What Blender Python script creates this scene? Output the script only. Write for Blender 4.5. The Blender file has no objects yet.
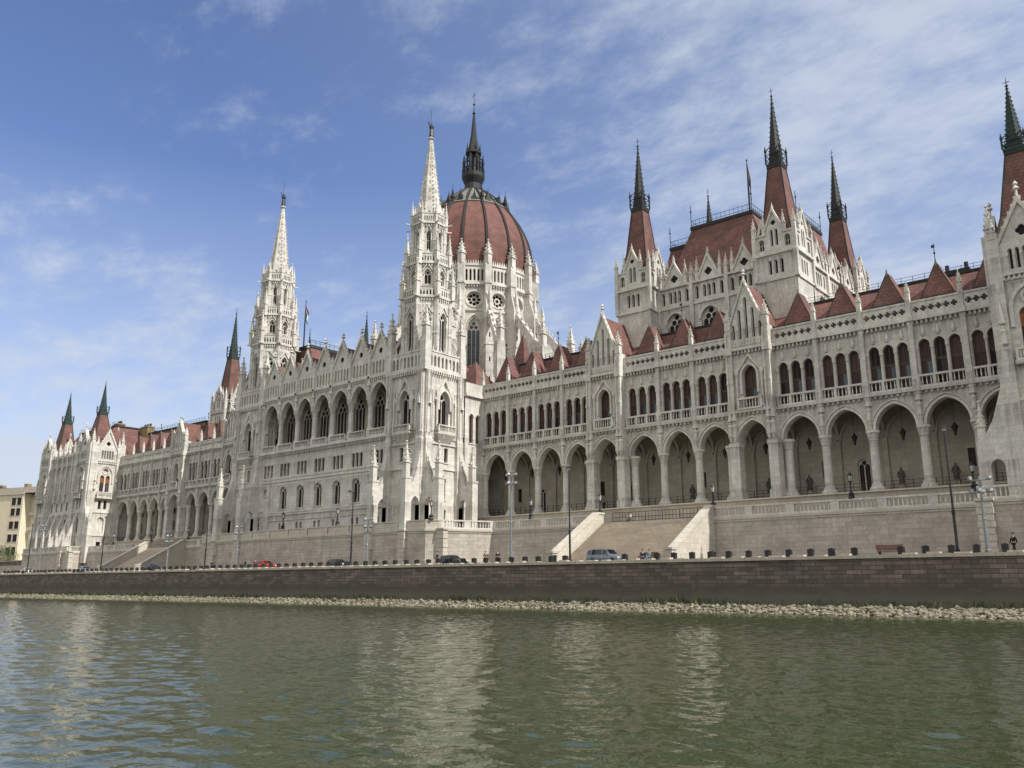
import bpy, bmesh, math, random
import numpy as np
from mathutils import Vector, Matrix
from mathutils.geometry import tessellate_polygon
random.seed(7)
S = bpy.context.scene
C = S.collection
PI = math.pi
CAM = Vector((0, 0, 2.6))

# ------------------------------------------------------------------ materials
MATS = {}
def new_mat(name):
    m = bpy.data.materials.new(name); m.use_nodes = True
    MATS[name] = m
    nt = m.node_tree; nt.nodes.clear()
    out = nt.nodes.new('ShaderNodeOutputMaterial'); b = nt.nodes.new('ShaderNodeBsdfPrincipled')
    nt.links.new(b.outputs[0], out.inputs[0])
    return m, nt, b
def nd(nt, t, **kw):
    n = nt.nodes.new(t)
    for k, v in kw.items():
        if k in n.inputs.keys(): n.inputs[k].default_value = v
        else: setattr(n, k, v)
    return n
def ramp(nt, src, stops):
    r = nt.nodes.new('ShaderNodeValToRGB'); e = r.color_ramp.elements
    while len(e) < len(stops): e.new(0.5)
    for i, (p, c) in enumerate(stops):
        e[i].position = p; e[i].color = (*c, 1) if len(c) == 3 else c
    nt.links.new(src, r.inputs[0]); return r
def mixc(nt, a, b, fac, mode='MIX'):
    m = nt.nodes.new('ShaderNodeMix'); m.data_type = 'RGBA'; m.blend_type = mode
    for s, v in ((0, fac), (6, a), (7, b)):
        if hasattr(v, 'node'): nt.links.new(v, m.inputs[s])
        elif s == 0: m.inputs[0].default_value = v
        else: m.inputs[s].default_value = (*v, 1)
    return m.outputs[2]
def wallco(nt, sx=1, sz=1):
    tc = nt.nodes.new('ShaderNodeNewGeometry'); sp = nt.nodes.new('ShaderNodeSeparateXYZ')
    nt.links.new(tc.outputs['Position'], sp.inputs[0])
    ad = nd(nt, 'ShaderNodeMath', operation='ADD'); nt.links.new(sp.outputs[0], ad.inputs[0]); nt.links.new(sp.outputs[1], ad.inputs[1])
    cb = nt.nodes.new('ShaderNodeCombineXYZ')
    nt.links.new(ad.outputs[0], cb.inputs[0]); nt.links.new(sp.outputs[2], cb.inputs[1])
    return tc.outputs['Position'], cb.outputs[0], sp.outputs[2]
def noise(nt, co, scale, detail=4, rough=.6, stretch=None):
    if stretch:
        mp = nt.nodes.new('ShaderNodeMapping'); mp.inputs['Scale'].default_value = stretch
        nt.links.new(co, mp.inputs[0]); co = mp.outputs[0]
    n = nd(nt, 'ShaderNodeTexNoise'); n.inputs['Scale'].default_value = scale
    n.inputs['Detail'].default_value = detail; n.inputs['Roughness'].default_value = rough
    nt.links.new(co, n.inputs['Vector']); return n.outputs['Fac']
def bump(nt, b, h, strength=.4, dist=.05):
    n = nt.nodes.new('ShaderNodeBump'); n.inputs['Strength'].default_value = strength; n.inputs['Distance'].default_value = dist
    nt.links.new(h, n.inputs['Height']); nt.links.new(n.outputs[0], b.inputs['Normal'])
def masonry(name, c1, c2, mortar, dirt, bw, bh, dirt_amt=.5, rough=.9, msize=.02, bstr=.3, contrast=1, algae=None, ledges=None):
    m, nt, b = new_mat(name)
    pos, uv, z = wallco(nt)
    br = nd(nt, 'ShaderNodeTexBrick'); br.inputs['Scale'].default_value = 1
    br.inputs['Brick Width'].default_value = bw; br.inputs['Row Height'].default_value = bh
    br.inputs['Mortar Size'].default_value = msize; br.inputs['Color1'].default_value = (*c1, 1); br.inputs['Color2'].default_value = (*c2, 1)
    br.inputs['Mortar'].default_value = (*mortar, 1); br.inputs['Bias'].default_value = -.12 if algae else 0
    nt.links.new(uv, br.inputs['Vector'])
    n1 = noise(nt, pos, .35, 5, .65); n2 = noise(nt, uv, .9, 4, .6, (1.4, .12, 1)); n3 = noise(nt, pos, 4, 3, .6)
    d1 = ramp(nt, n1, [(.38, (0, 0, 0)), (.72, (1, 1, 1))]); d2 = ramp(nt, n2, [(.42, (0, 0, 0)), (.75, (1, 1, 1))])
    wn = nt.nodes.new('ShaderNodeMapping'); mx = nd(nt, 'ShaderNodeMath', operation='MAXIMUM'); nt.links.new(d1.outputs[0], mx.inputs[0]); nt.links.new(d2.outputs[0], mx.inputs[1])
    ml = nd(nt, 'ShaderNodeMath', operation='MULTIPLY'); nt.links.new(mx.outputs[0], ml.inputs[0]); ml.inputs[1].default_value = dirt_amt
    col = mixc(nt, br.outputs['Color'], dirt, ml.outputs[0])
    g = ramp(nt, n3, [(.25, (.82, .82, .82)), (.75, (1.12, 1.12, 1.12))])
    col = mixc(nt, col, g.outputs[0], 1, 'MULTIPLY')
    if ledges:
        acc = None
        for zl in ledges:
            df = nd(nt, 'ShaderNodeMath', operation='SUBTRACT'); df.inputs[0].default_value = zl; nt.links.new(z, df.inputs[1])
            f = nt.nodes.new('ShaderNodeMapRange'); nt.links.new(df.outputs[0], f.inputs[0])
            for k_, v_ in enumerate((0, 2.6, 1, 0)): f.inputs[k_ + 1].default_value = v_
            gt = nd(nt, 'ShaderNodeMath', operation='GREATER_THAN'); nt.links.new(df.outputs[0], gt.inputs[0]); gt.inputs[1].default_value = 0
            pr = nd(nt, 'ShaderNodeMath', operation='MULTIPLY'); nt.links.new(f.outputs[0], pr.inputs[0]); nt.links.new(gt.outputs[0], pr.inputs[1])
            if acc is None: acc = pr.outputs[0]
            else:
                mxx = nd(nt, 'ShaderNodeMath', operation='MAXIMUM'); nt.links.new(acc, mxx.inputs[0]); nt.links.new(pr.outputs[0], mxx.inputs[1]); acc = mxx.outputs[0]
        st = ramp(nt, noise(nt, uv, 1.0, 5, .7, (2.6, .16, 1)), [(.40, (0, 0, 0)), (.62, (1, 1, 1))])
        sm = nd(nt, 'ShaderNodeMath', operation='MULTIPLY'); nt.links.new(acc, sm.inputs[0]); nt.links.new(st.outputs[0], sm.inputs[1])
        s2 = nd(nt, 'ShaderNodeMath', operation='MULTIPLY'); nt.links.new(sm.outputs[0], s2.inputs[0]); s2.inputs[1].default_value = .62
        col = mixc(nt, col, (.13, .115, .095), s2.outputs[0])
    if algae:
        mr = nd(nt, 'ShaderNodeMapRange'); mr.inputs[1].default_value = algae[0]; mr.inputs[2].default_value = algae[1]
        mr.inputs[3].default_value = 1; mr.inputs[4].default_value = 0
        ad = nd(nt, 'ShaderNodeMath', operation='ADD'); nt.links.new(z, ad.inputs[0])
        ms = nd(nt, 'ShaderNodeMath', operation='MULTIPLY'); nt.links.new(n1, ms.inputs[0]); ms.inputs[1].default_value = 1.6
        nt.links.new(ms.outputs[0], ad.inputs[1]); nt.links.new(ad.outputs[0], mr.inputs[0])
        col = mixc(nt, col, algae[2], mr.outputs[0])
        mr2 = nd(nt, 'ShaderNodeMapRange'); mr2.inputs[1].default_value = algae[3]; mr2.inputs[2].default_value = algae[4]
        mr2.inputs[3].default_value = .9; mr2.inputs[4].default_value = 0
        nt.links.new(ad.outputs[0], mr2.inputs[0])
        col = mixc(nt, col, algae[5], mr2.outputs[0])
    nt.links.new(col, b.inputs['Base Color']); b.inputs['Roughness'].default_value = rough
    bump(nt, b, br.outputs['Fac'], -bstr, .03)
    return m
def plain(name, c, rough=.6, var=.25, scale=1.5, metal=0, spec=None, bstr=0):
    m, nt, b = new_mat(name)
    pos, uv, z = wallco(nt)
    n = noise(nt, pos, scale, 5, .65)
    lo = tuple(x * (1 - var) for x in c); hi = tuple(min(1, x * (1 + var)) for x in c)
    r = ramp(nt, n, [(.3, lo), (.7, hi)])
    nt.links.new(r.outputs[0], b.inputs['Base Color'])
    b.inputs['Roughness'].default_value = rough; b.inputs['Metallic'].default_value = metal
    if spec is not None: b.inputs['Specular IOR Level'].default_value = spec
    if bstr: bump(nt, b, n, bstr, .05)
    return m
LEDGES = (14.8, 20.4, 24.4, 26.0, 33.0, 35.9, 43.9, 47.5, 54.8, 62.2)
masonry('limestone', (.75, .725, .665), (.62, .595, .535), (.50, .475, .43), (.26, .245, .22), 1.1, .55, .5, .92, .014, .3, ledges=LEDGES)
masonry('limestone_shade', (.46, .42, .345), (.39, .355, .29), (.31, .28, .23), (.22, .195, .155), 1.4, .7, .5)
masonry('carved', (.77, .745, .685), (.69, .66, .59), (.58, .55, .49), (.20, .185, .165), .5, .35, .62, .92, .01, .5)
masonry('ashlar', (.60, .55, .475), (.46, .415, .35), (.34, .305, .255), (.25, .22, .185), 1.5, .5, .7, .93, .02, .4)
masonry('stair_stone', (.56, .49, .40), (.50, .435, .35), (.38, .33, .265), (.28, .235, .18), 2.2, .3, .5)
masonry('string_stone', (.62, .575, .49), (.55, .505, .425), (.40, .365, .30), (.36, .325, .265), 1.3, .62, .5, msize=.022)
masonry('quay_stone', (.125, .10, .084), (.27, .222, .185), (.06, .048, .04), (.06, .05, .042), 1.4, .40, .7, .95, .03, .8,
        algae=(2.8, 4.2, (.070, .063, .051), 2.2, 3.2, (.12, .115, .085)))
masonry('coping', (.55, .50, .42), (.46, .42, .35), (.2, .18, .15), (.25, .22, .18), 1.6, 3, .5)
masonry('apt_wall', (.76, .69, .52), (.74, .67, .50), (.68, .61, .45), (.36, .32, .22), 3, 3, .3)
masonry('brick_yellow', (.38, .29, .14), (.30, .22, .10), (.22, .18, .12), (.12, .10, .07), .5, .2, .5)
# roof tiles
def tiles(name, c, c2, dark):
    m, nt, b = new_mat(name); pos, uv, z = wallco(nt)
    br = nd(nt, 'ShaderNodeTexBrick'); br.inputs['Scale'].default_value = 1
    br.inputs['Brick Width'].default_value = .6; br.inputs['Row Height'].default_value = .42; br.inputs['Mortar Size'].default_value = .03
    br.inputs['Color1'].default_value = (*c, 1); br.inputs['Color2'].default_value = (*c2, 1); br.inputs['Mortar'].default_value = (*dark, 1)
    nt.links.new(uv, br.inputs['Vector'])
    n = noise(nt, pos, .5, 6, .7); r = ramp(nt, n, [(.32, (.55, .57, .60)), (.72, (1.25, 1.18, 1.12))])
    col = mixc(nt, br.outputs['Color'], r.outputs[0], 1, 'MULTIPLY')
    nt.links.new(col, b.inputs['Base Color']); b.inputs['Roughness'].default_value = .8
    bump(nt, b, br.outputs['Fac'], -.4, .03)
tiles('roof_tile', (.225, .108, .088), (.165, .077, .063), (.085, .042, .035))
tiles('dome_tile', (.215, .095, .076), (.18, .078, .062), (.10, .045, .036))
plain('copper_green', (.024, .044, .037), .8, .35, 1.2)
plain('copper_dark', (.013, .015, .014), .65, .4, 2)
plain('copper_grey', (.17, .18, .145), .75, .35, 1)
plain('black_iron', (.012, .012, .013), .5, .2, 3)
plain('grey_metal', (.22, .235, .25), .45, .15, 3, .3)
plain('lamp_glass', (.50, .50, .48), .25, .05, 3)
plain('wood_brown', (.055, .024, .014), .55, .35, 1.7)
plain('wood_orange', (.28, .10, .025), .5, .3, 2)
plain('blind_red', (.032, .012, .010), .6, .3, 2)
plain('pane_dark', (.010, .008, .007), .35, .4, .8, 0, .15)
plain('pane_blue', (.085, .11, .135), .3, .3, .7, 0, .3)
plain('bronze', (.022, .024, .022), .5, .3, 3)
plain('weathered_bronze', (.07, .072, .06), .7, .3, 3)
plain('asphalt', (.05, .05, .052), .95, .2, .8)
plain('ground_earth', (.16, .145, .12), .95, .25, .2)
plain('dark_stone', (.014, .014, .014), .7, .35, 4)
plain('rock', (.215, .195, .14), .95, .7, 2.3, 0, None, .4)
plain('moss', (.085, .088, .048), .95, .5, 1.5)
plain('leaf', (.055, .095, .025), .6, .45, 1.4)
plain('leaf_light', (.10, .15, .035), .6, .4, 1.4)
plain('bark', (.09, .07, .05), .9, .3, 3)
plain('rubber', (.012, .012, .012), .8, .2, 4)
plain('alloy', (.42, .43, .45), .35, .1, 4, .8)
plain('glass_dark', (.012, .014, .016), .06, .2, 2, 0, .7)
plain('paint_blue', (.19, .225, .265), .25, .06, 1, .4, .6)
plain('paint_red', (.42, .014, .018), .25, .06, 1, 0, .6)
plain('paint_black', (.010, .013, .022), .2, .06, 1, 0, .6)
plain('paint_white', (.75, .75, .74), .3, .05, 1, 0, .6)
plain('paint_silver', (.34, .37, .40), .25, .06, 1, .6, .6)
plain('paint_navy', (.02, .025, .04), .25, .06, 1, 0, .6)
plain('head_light', (.7, .72, .74), .1, .05, 4, 0, .8)
plain('tail_light', (.35, .01, .01), .2, .05, 4)
plain('skin', (.48, .29, .21), .6, .08, 8)
plain('hair_dark', (.02, .014, .01), .7, .3, 12)
plain('cloth_black', (.012, .012, .014), .9, .2, 6)
plain('cloth_navy', (.02, .03, .07), .9, .2, 6)
plain('cloth_teal', (.12, .30, .28), .9, .2, 6)
plain('cloth_blue', (.08, .14, .36), .9, .2, 6)
plain('cloth_grey', (.12, .12, .125), .9, .2, 6)
plain('cloth_brown', (.13, .07, .04), .9, .2, 6)
plain('bench_wood', (.14, .06, .035), .7, .3, 3)
plain('apt_roof', (.20, .17, .13), .9, .25, .6)
plain('flag_red', (.45, .02, .03), .85, .1, 3); plain('flag_white', (.75, .75, .74), .85, .05, 3); plain('flag_green', (.02, .16, .06), .85, .1, 3)

# ------------------------------------------------------------------ mesh builder
class G:
    def __init__(s, mat='limestone'): s.v = []; s.f = []; s.m = []; s.cur = mat
    def M(s, m): s.cur = m; return s
    def add(s, vs, fs):
        o = len(s.v); s.v += [tuple(p) for p in vs]
        for f in fs: s.f.append(tuple(i + o for i in f)); s.m.append(s.cur)
    def hexa(s, p):   # p: bottom 4 CCW, top 4
        s.add(p, [(3, 2, 1, 0), (4, 5, 6, 7), (0, 1, 5, 4), (1, 2, 6, 5), (2, 3, 7, 6), (3, 0, 4, 7)])
    def box(s, x0, x1, y0, y1, z0, z1):
        s.hexa([(x0, y0, z0), (x1, y0, z0), (x1, y1, z0), (x0, y1, z0), (x0, y0, z1), (x1, y0, z1), (x1, y1, z1), (x0, y1, z1)])
    def loft(s, rings, cap=True):
        n = len(rings[0]); vs = [p for r in rings for p in r]; fs = []
        for k in range(len(rings) - 1):
            for i in range(n):
                j = (i + 1) % n; fs.append((k * n + i, k * n + j, k * n + n + j, k * n + n + i))
        if cap: fs.append(tuple(range(n - 1, -1, -1))); fs.append(tuple((len(rings) - 1) * n + i for i in range(n)))
        s.add(vs, fs)
    def lathe(s, x, y, prof, n=8, rot=0, cap=True):
        s.loft([[(x + r * math.cos(rot + 2 * PI * i / n), y + r * math.sin(rot + 2 * PI * i / n), z) for i in range(n)] for r, z in prof], cap)
    def frus(s, x, y, r0, z0, r1, z1, n=4, rot=PI / 4): s.lathe(x, y, [(r0, z0), (r1, z1)], n, rot)
    def bar(s, p, q, r, n=5):
        p = Vector(p); q = Vector(q); d = (q - p)
        if d.length < 1e-6: return
        d.normalize(); a = d.orthogonal().normalized(); b = d.cross(a)
        rr = [[tuple(c + (a * math.cos(t) + b * math.sin(t)) * r) for t in [2 * PI * i / n for i in range(n)]] for c in (p, q)]
        s.loft(rr)
    def tube(s, pts, r, n=6):
        for a, b in zip(pts, pts[1:]): s.bar(a, b, r, n)
    def merge(s, g):
        o = len(s.v); s.v += g.v; s.f += [tuple(i + o for i in f) for f in g.f]; s.m += g.m

class Fr:   # vertical facade frame: origin x,y ; outward normal
    def __init__(s, ox, oy, nx=0, ny=-1):
        l = math.hypot(nx, ny); s.o = (ox, oy); s.n = (nx / l, ny / l); s.u = (-s.n[1], s.n[0])
    def p(s, a, z, d=0): return (s.o[0] + s.u[0] * a + s.n[0] * d, s.o[1] + s.u[1] * a + s.n[1] * d, z)
def fbox(g, F, a0, a1, z0, z1, d0, d1):
    g.hexa([F.p(a0, z0, d1), F.p(a1, z0, d1), F.p(a1, z0, d0), F.p(a0, z0, d0), F.p(a0, z1, d1), F.p(a1, z1, d1), F.p(a1, z1, d0), F.p(a0, z1, d0)])
def tess(loops):
    pts = [p for l in loops for p in l]
    tr = tessellate_polygon([[Vector((a, z, 0)) for a, z in l] for l in loops]); out = []
    for t in tr:
        (ax, ay), (bx, by), (cx, cy) = (pts[i] for i in t)
        ar = (bx - ax) * (cy - ay) - (by - ay) * (cx - ax)
        if abs(ar) < 1e-9: continue
        out.append(tuple(t) if ar > 0 else (t[0], t[2], t[1]))
    return pts, out
def area2(l): return sum(l[i][0] * l[(i + 1) % len(l)][1] - l[(i + 1) % len(l)][0] * l[i][1] for i in range(len(l)))
def panel(g, F, outer, holes=(), d=0, t=.5, sides=True, back=False):
    if area2(outer) < 0: outer = outer[::-1]
    holes = [h if area2(h) > 0 else h[::-1] for h in holes]
    pts, fs = tess([outer] + holes)
    g.add([F.p(a, z, d) for a, z in pts], fs)
    if back: g.add([F.p(a, z, d - t) for a, z in pts], [f[::-1] for f in fs])
    for k, l in enumerate([outer] + holes):
        if k == 0 and not sides: continue
        n = len(l); vs = [F.p(a, z, d) for a, z in l] + [F.p(a, z, d - t) for a, z in l]
        q = [(i, n + i, n + (i + 1) % n, (i + 1) % n) for i in range(n)]
        if k: q = [f[::-1] for f in q]
        g.add(vs, q)
def arcpts(cx, w, zs, h, n=6):
    a = w / 2; out = []
    if h >= a - 1e-6:
        R = (a * a + h * h) / (2 * a); tm = math.asin(min(1, h / R))
        right = [(cx + a - R + R * math.cos(tm * i / n), zs + R * math.sin(tm * i / n)) for i in range(n + 1)]
    else: right = [(cx + a * math.cos(PI / 2 * i / n), zs + h * math.sin(PI / 2 * i / n)) for i in range(n + 1)]
    return right + [(2 * cx - x, z) for x, z in right[-2::-1]]
def arch(cx, w, z0, zs, h, n=6): return [(cx - w / 2, z0), (cx + w / 2, z0)] + arcpts(cx, w, zs, h, n)
def circ(cx, cz, r, n=12): return [(cx + r * math.cos(2 * PI * i / n), cz + r * math.sin(2 * PI * i / n)) for i in range(n)]
def foil(cx, cz, r, k=4, n=24, amp=.28): return [(cx + r * (1 - amp + amp * abs(math.cos(k / 2 * (2 * PI * i / n)))) * math.cos(2 * PI * i / n), cz + r * (1 - amp + amp * abs(math.cos(k / 2 * (2 * PI * i / n)))) * math.sin(2 * PI * i / n)) for i in range(n)]
def rect(a0, a1, z0, z1): return [(a0, z0), (a1, z0), (a1, z1), (a0, z1)]
def band(g, F, cx, w, zs, h, b, d0, d1, n=6, drop=0):   # archivolt moulding
    i_ = arcpts(cx, w, zs, h, n); o_ = arcpts(cx, w + 2 * b, zs, h + b, n)
    if drop: i_ = [(cx + w / 2, zs - drop)] + i_ + [(cx - w / 2, zs - drop)]; o_ = [(cx + w / 2 + b, zs - drop)] + o_ + [(cx - w / 2 - b, zs - drop)]
    m = len(i_)
    vs = [F.p(*q, d1) for q in i_] + [F.p(*q, d1) for q in o_] + [F.p(*q, d0) for q in i_] + [F.p(*q, d0) for q in o_]
    fs = []
    for k in range(m - 1):
        fs += [(k, m + k, m + k + 1, k + 1), (m + k, 3 * m + k, 3 * m + k + 1, m + k + 1), (k, k + 1, 2 * m + k + 1, 2 * m + k)]
    g.add(vs, fs)
def pinn(g, x, y, z0, h, w, crock=True):
    s = h * .38; k = w * .7071
    g.frus(x, y, k, z0, k, z0 + s)
    g.frus(x, y, k * 1.3, z0 + s, k * 1.3, z0 + s + h * .03)
    for a in range(4):   # gablets
        F = Fr(x, y, math.cos(a * PI / 2), math.sin(a * PI / 2))
        panel(g, F, [(-w * .5, z0 + s), (w * .5, z0 + s), (0, z0 + s + w * 1.1)], (), w * .52, w * .2)
    g.frus(x, y, k * .95, z0 + s, k * .1, z0 + h * .95)
    g.lathe(x, y, [(.05 * w, z0 + h * .93), (.28 * w, z0 + h * .965), (.05 * w, z0 + h)], 4)
    if crock:
        for t in (.15, .4, .65):
            r = k * .95 * (1 - t * .92); zz = z0 + s + (h * .95 - s) * t
            for a in range(4):
                q = PI / 4 + a * PI / 2; cx, cy = x + (r + .06 * w) * math.cos(q), y + (r + .06 * w) * math.sin(q); e = .11 * w
                g.box(cx - e, cx + e, cy - e, cy + e, zz, zz + 2 * e)
def figure(g, x, y, z, h):
    g.lathe(x, y, [(.13 * h, z), (.17 * h, z + .05 * h), (.14 * h, z + .35 * h), (.12 * h, z + .55 * h), (.17 * h, z + .72 * h), (.13 * h, z + .8 * h), (.045 * h, z + .84 * h), (.075 * h, z + .9 * h), (.07 * h, z + .96 * h), (.02 * h, z + h)], 7)
def crock_spire(g, x, y, r0, z0, r1, z1, n, rot, k, e):
    g.lathe(x, y, [(r0, z0), (r1, z1)], n, rot)
    for i in range(n):
        a = rot + 2 * PI * i / n
        for j in range(k):
            t = (j + .5) / k; r = r0 + (r1 - r0) * t + e * .5; z = z0 + (z1 - z0) * t; s = e * (1 - .55 * t)
            cx, cy = x + r * math.cos(a), y + r * math.sin(a); g.hexa([(cx - s * .6, cy - s * .6, z), (cx + s * .6, cy - s * .6, z), (cx + s * .6, cy + s * .6, z), (cx - s * .6, cy + s * .6, z), (cx - s, cy - s, z + s * 1.6), (cx + s, cy - s, z + s * 1.6), (cx + s, cy + s, z + s * 1.6), (cx - s, cy + s, z + s * 1.6)])
def baluster_run(g, F, a0, a1, z0, z1, d, ped=0.0, sp=.4, thick=.135):
    h = z1 - z0
    fbox(g, F, a0, a1, z0, z0 + .16 * h, d - .16, d + .16); fbox(g, F, a0, a1, z1 - .16 * h, z1, d - .19, d + .19)
    n = max(1, int((a1 - a0 - 2 * ped) / sp)); st = (a1 - a0 - 2 * ped) / n
    if ped:
        fbox(g, F, a0, a0 + ped, z0 + .002, z1 - .01, d - .17, d + .17); fbox(g, F, a1 - ped, a1, z0 + .002, z1 - .01, d - .17, d + .17)
    for i in range(n):
        c = a0 + ped + st * (i + .5); x, y, _ = F.p(c, 0, d); w = thick / 2
        g.lathe(x, y, [(w * .9, z0 + .16 * h), (w * 1.5, z0 + .4 * h), (w * .8, z0 + .66 * h), (w * 1.2, z1 - .16 * h)], 4, PI / 4, False)
def dentils(g, F, a0, a1, z0, z1, d0, d1, sp=.55, w=.28):
    n = max(1, int((a1 - a0) / sp)); st = (a1 - a0) / n
    for i in range(n): fbox(g, F, a0 + st * i + (st - w) / 2, a0 + st * i + (st + w) / 2, z0, z1, d0, d1)

# ------------------------------------------------------------------ objects
def link(name, g, parent=None, base=(0, 0, 0), smooth=False):
    me = bpy.data.meshes.new(name); b = Vector(base)
    me.from_pydata([tuple(Vector(p) - b) for p in g.v], [], g.f)
    ms = sorted(set(g.m)); ix = {m: i for i, m in enumerate(ms)}
    for m in ms: me.materials.append(MATS[m])
    me.polygons.foreach_set('material_index', [ix[m] for m in g.m])
    if smooth: me.polygons.foreach_set('use_smooth', [True] * len(me.polygons))
    o = bpy.data.objects.new(name, me); C.objects.link(o)
    if parent is not None: o.parent = parent
    return o
def thing(name, label, cat, loc=(0, 0, 0), rz=0, group=None):
    o = bpy.data.objects.new(name, None); C.objects.link(o); o.location = loc; o.rotation_euler = (0, 0, rz)
    o.empty_display_size = .5
    return tag(o, label, cat, group)
def tag(o, label, cat, group=None):
    o['label'] = label; o['category'] = cat
    if group: o['group'] = group
    return o
def struct(o): o['kind'] = 'structure'; return o
def dup(root, loc, rz, label, group=None):
    r = root.copy(); C.objects.link(r); r.location = loc; r.rotation_euler = (0, 0, rz); r['label'] = label
    if group: r['group'] = group
    for ch in list(root.children):
        c = ch.copy(); C.objects.link(c); c.parent = r
        for gd in list(ch.children):
            d = gd.copy(); C.objects.link(d); d.parent = c
    return r

# ------------------------------------------------------------------ the parliament
PB = (-121.8, 105, 0)
root = thing('parliament_building', 'huge pale limestone Gothic revival parliament with red dome, white spires and red roofs', 'building', PB)
REG = []           # (name, parent, G)
def reg(name, parent, g): REG.append((name, parent, g))
def part(name, g, parent=None, label=None, smooth=False):
    o = link(name, g, parent or root, PB, smooth)
    if label: o['label'] = label
    return o
class P:           # a part collected in a mesh whose object is made straight away so sub-parts can hang on it
    def __init__(s, name, label=None): s.g = G(); s.name = name; s.o = None; s.label = label; s.sub = []
    def child(s, name, g): s.sub.append((name, g))
    def done(s):
        s.o = part(s.name, s.g, None, s.label)
        for n, g in s.sub: reg(n, s.o, g)
        return s.o

def window(F, cx, w, z0, zs, h, kind, d):
    g = G('carved'); z1 = zs + h
    if kind == 'wood' or kind == 'orange':
        wd = 'wood_brown' if kind == 'wood' else 'wood_orange'
        zt = z0 + (zs - z0) * .63; up = random.random()
        g.M(wd); panel(g, F, arch(cx, w, zt + .05, zs, h), [arch(cx, w - .42, zt + .25, zs, h - .2)], d, .12)
        g.M(('wood_brown' if up < .5 else 'blind_red' if up < .7 else 'pane_dark') if kind == 'wood' else wd); panel(g, F, arch(cx, w - .42, zt + .25, zs, h - .2), [], d - .08, .02, False)
        g.M(wd); fbox(g, F, cx - .05, cx + .05, zt, z1 - .2, d - .08, d - .02)
        g.M('wood_brown'); panel(g, F, rect(cx - w / 2, cx + w / 2, z0, zt + .05), [rect(cx - w / 2 + .1, cx - .05, z0 + .1, zt - .05), rect(cx + .05, cx + w / 2 - .1, z0 + .1, zt - .05)], d, .1)
        rr = random.random()
        g.M('blind_red' if rr < .85 else 'pane_dark'); panel(g, F, rect(cx - w / 2 + .1, cx - .05, z0 + .1, zt - .05), [], d - .06, .02, False)
        g.M('pane_blue' if rr < .6 else 'blind_red'); panel(g, F, rect(cx + .05, cx + w / 2 - .1, z0 + .1, zt - .05), [], d - .06, .02, False)
    elif kind == 'twin':
        lw = (w - .3) / 2; zz = zs - .1 * w
        holes = [arch(cx - lw / 2 - .06, lw, z0 + .06, zz, lw * .6), arch(cx + lw / 2 + .06, lw, z0 + .06, zz, lw * .6)]
        r = min(w * .2, h * .36)
        if h > .5: holes.append(circ(cx, zs + h * .42, r, 10))
        panel(g, F, arch(cx, w, z0, zs, h), holes, d, .2)
        g.M('pane_dark'); panel(g, F, arch(cx, w, z0, zs, h), [], d - .18, .02, False)
        g.M('wood_brown'); 
        for s in (-1, 1): fbox(g, F, cx + s * (lw / 2 + .08) - .04, cx + s * (lw / 2 + .08) + .04, z0 + .1, zz + lw * .4, d - .17, d - .1)
    elif kind in ('trio', 'hall'):     # big traceried window: three lights, three roundels
        lw = (w - .6) / 3
        holes = [arch(cx + k * (lw + .12), lw, z0 + .1, zs - .5, lw * .7) for k in (-1, 0, 1)]
        r = w * .145
        holes += [circ(cx - r * 1.15, zs + h * .2, r, 10), circ(cx + r * 1.15, zs + h * .2, r, 10), circ(cx, zs + h * .2 + r * 1.95, r, 10)]
        panel(g, F, arch(cx, w, z0, zs, h), holes, d, .25)
        g.M('pane_dark' if kind == 'hall' or w > 2.9 else 'pane_blue'); panel(g, F, arch(cx, w, z0, zs, h), [], d - .22, .02, False)
        g.M('wood_brown' if kind == 'hall' else 'black_iron')
        if kind == 'hall':
            for k in (-1.5, -.5, .5, 1.5): fbox(g, F, cx + k * lw * .92 - .05, cx + k * lw * .92 + .09, z0 + .1, zs - .4, d - .217, d - .13)
        for k in range(1, 6):
            z = z0 + (zs - z0) * k / 6; fbox(g, F, cx - w / 2 + .2, cx + w / 2 - .2, z - .04, z + .04, d - .215, d - .16)
    elif kind == 'rose':
        r = w / 2
        holes = [circ(cx, zs, r * .24, 10)] + [circ(cx + r * .62 * math.cos(2 * PI * i / 8), zs + r * .62 * math.sin(2 * PI * i / 8), r * .232, 8) for i in range(8)]
        panel(g, F, circ(cx, zs, r, 24), holes, d, .2)
        g.M('pane_dark'); panel(g, F, circ(cx, zs, r, 24), [], d - .18, .02, False)
    elif kind == 'foil':
        g.M('pane_dark'); panel(g, F, foil(cx, zs, w / 2), [], d, .02, False)
    elif kind == 'recess':   # blind carved panel
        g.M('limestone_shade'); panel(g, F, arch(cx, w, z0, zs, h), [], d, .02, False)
    else:
        sh = arch(cx, w, z0, zs, h) if h > 0 else rect(cx - w / 2, cx + w / 2, z0, zs)
        f = .09
        inner = arch(cx, w - 2 * f, z0 + f, zs, h - f * .8) if h > 0 else rect(cx - w / 2 + f, cx + w / 2 - f, z0 + f, zs - f)
        g.M('wood_brown' if kind != 'slit' else 'carved'); panel(g, F, sh, [inner], d, .1)
        if w > .7:
            fbox(g, F, cx - .04, cx + .04, z0 + f, (zs + h) - .2, d - .07, d)
            fbox(g, F, cx - w / 2 + f, cx + w / 2 - f, z0 + (zs - z0) * .62, z0 + (zs - z0) * .62 + .07, d - .07, d - .01)
        g.M('pane_dark'); panel(g, F, inner, [], d - .08, .02, False)
    return g
def hole_of(w):
    cx, wd, z0, zs, h, kind = w
    if kind == 'rose': return circ(cx, zs, wd / 2, 24)
    if kind == 'foil': return foil(cx, zs, wd / 2)
    return arch(cx, wd, z0, zs, h) if h > 0 else rect(cx - wd / 2, cx + wd / 2, z0, zs)
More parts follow.
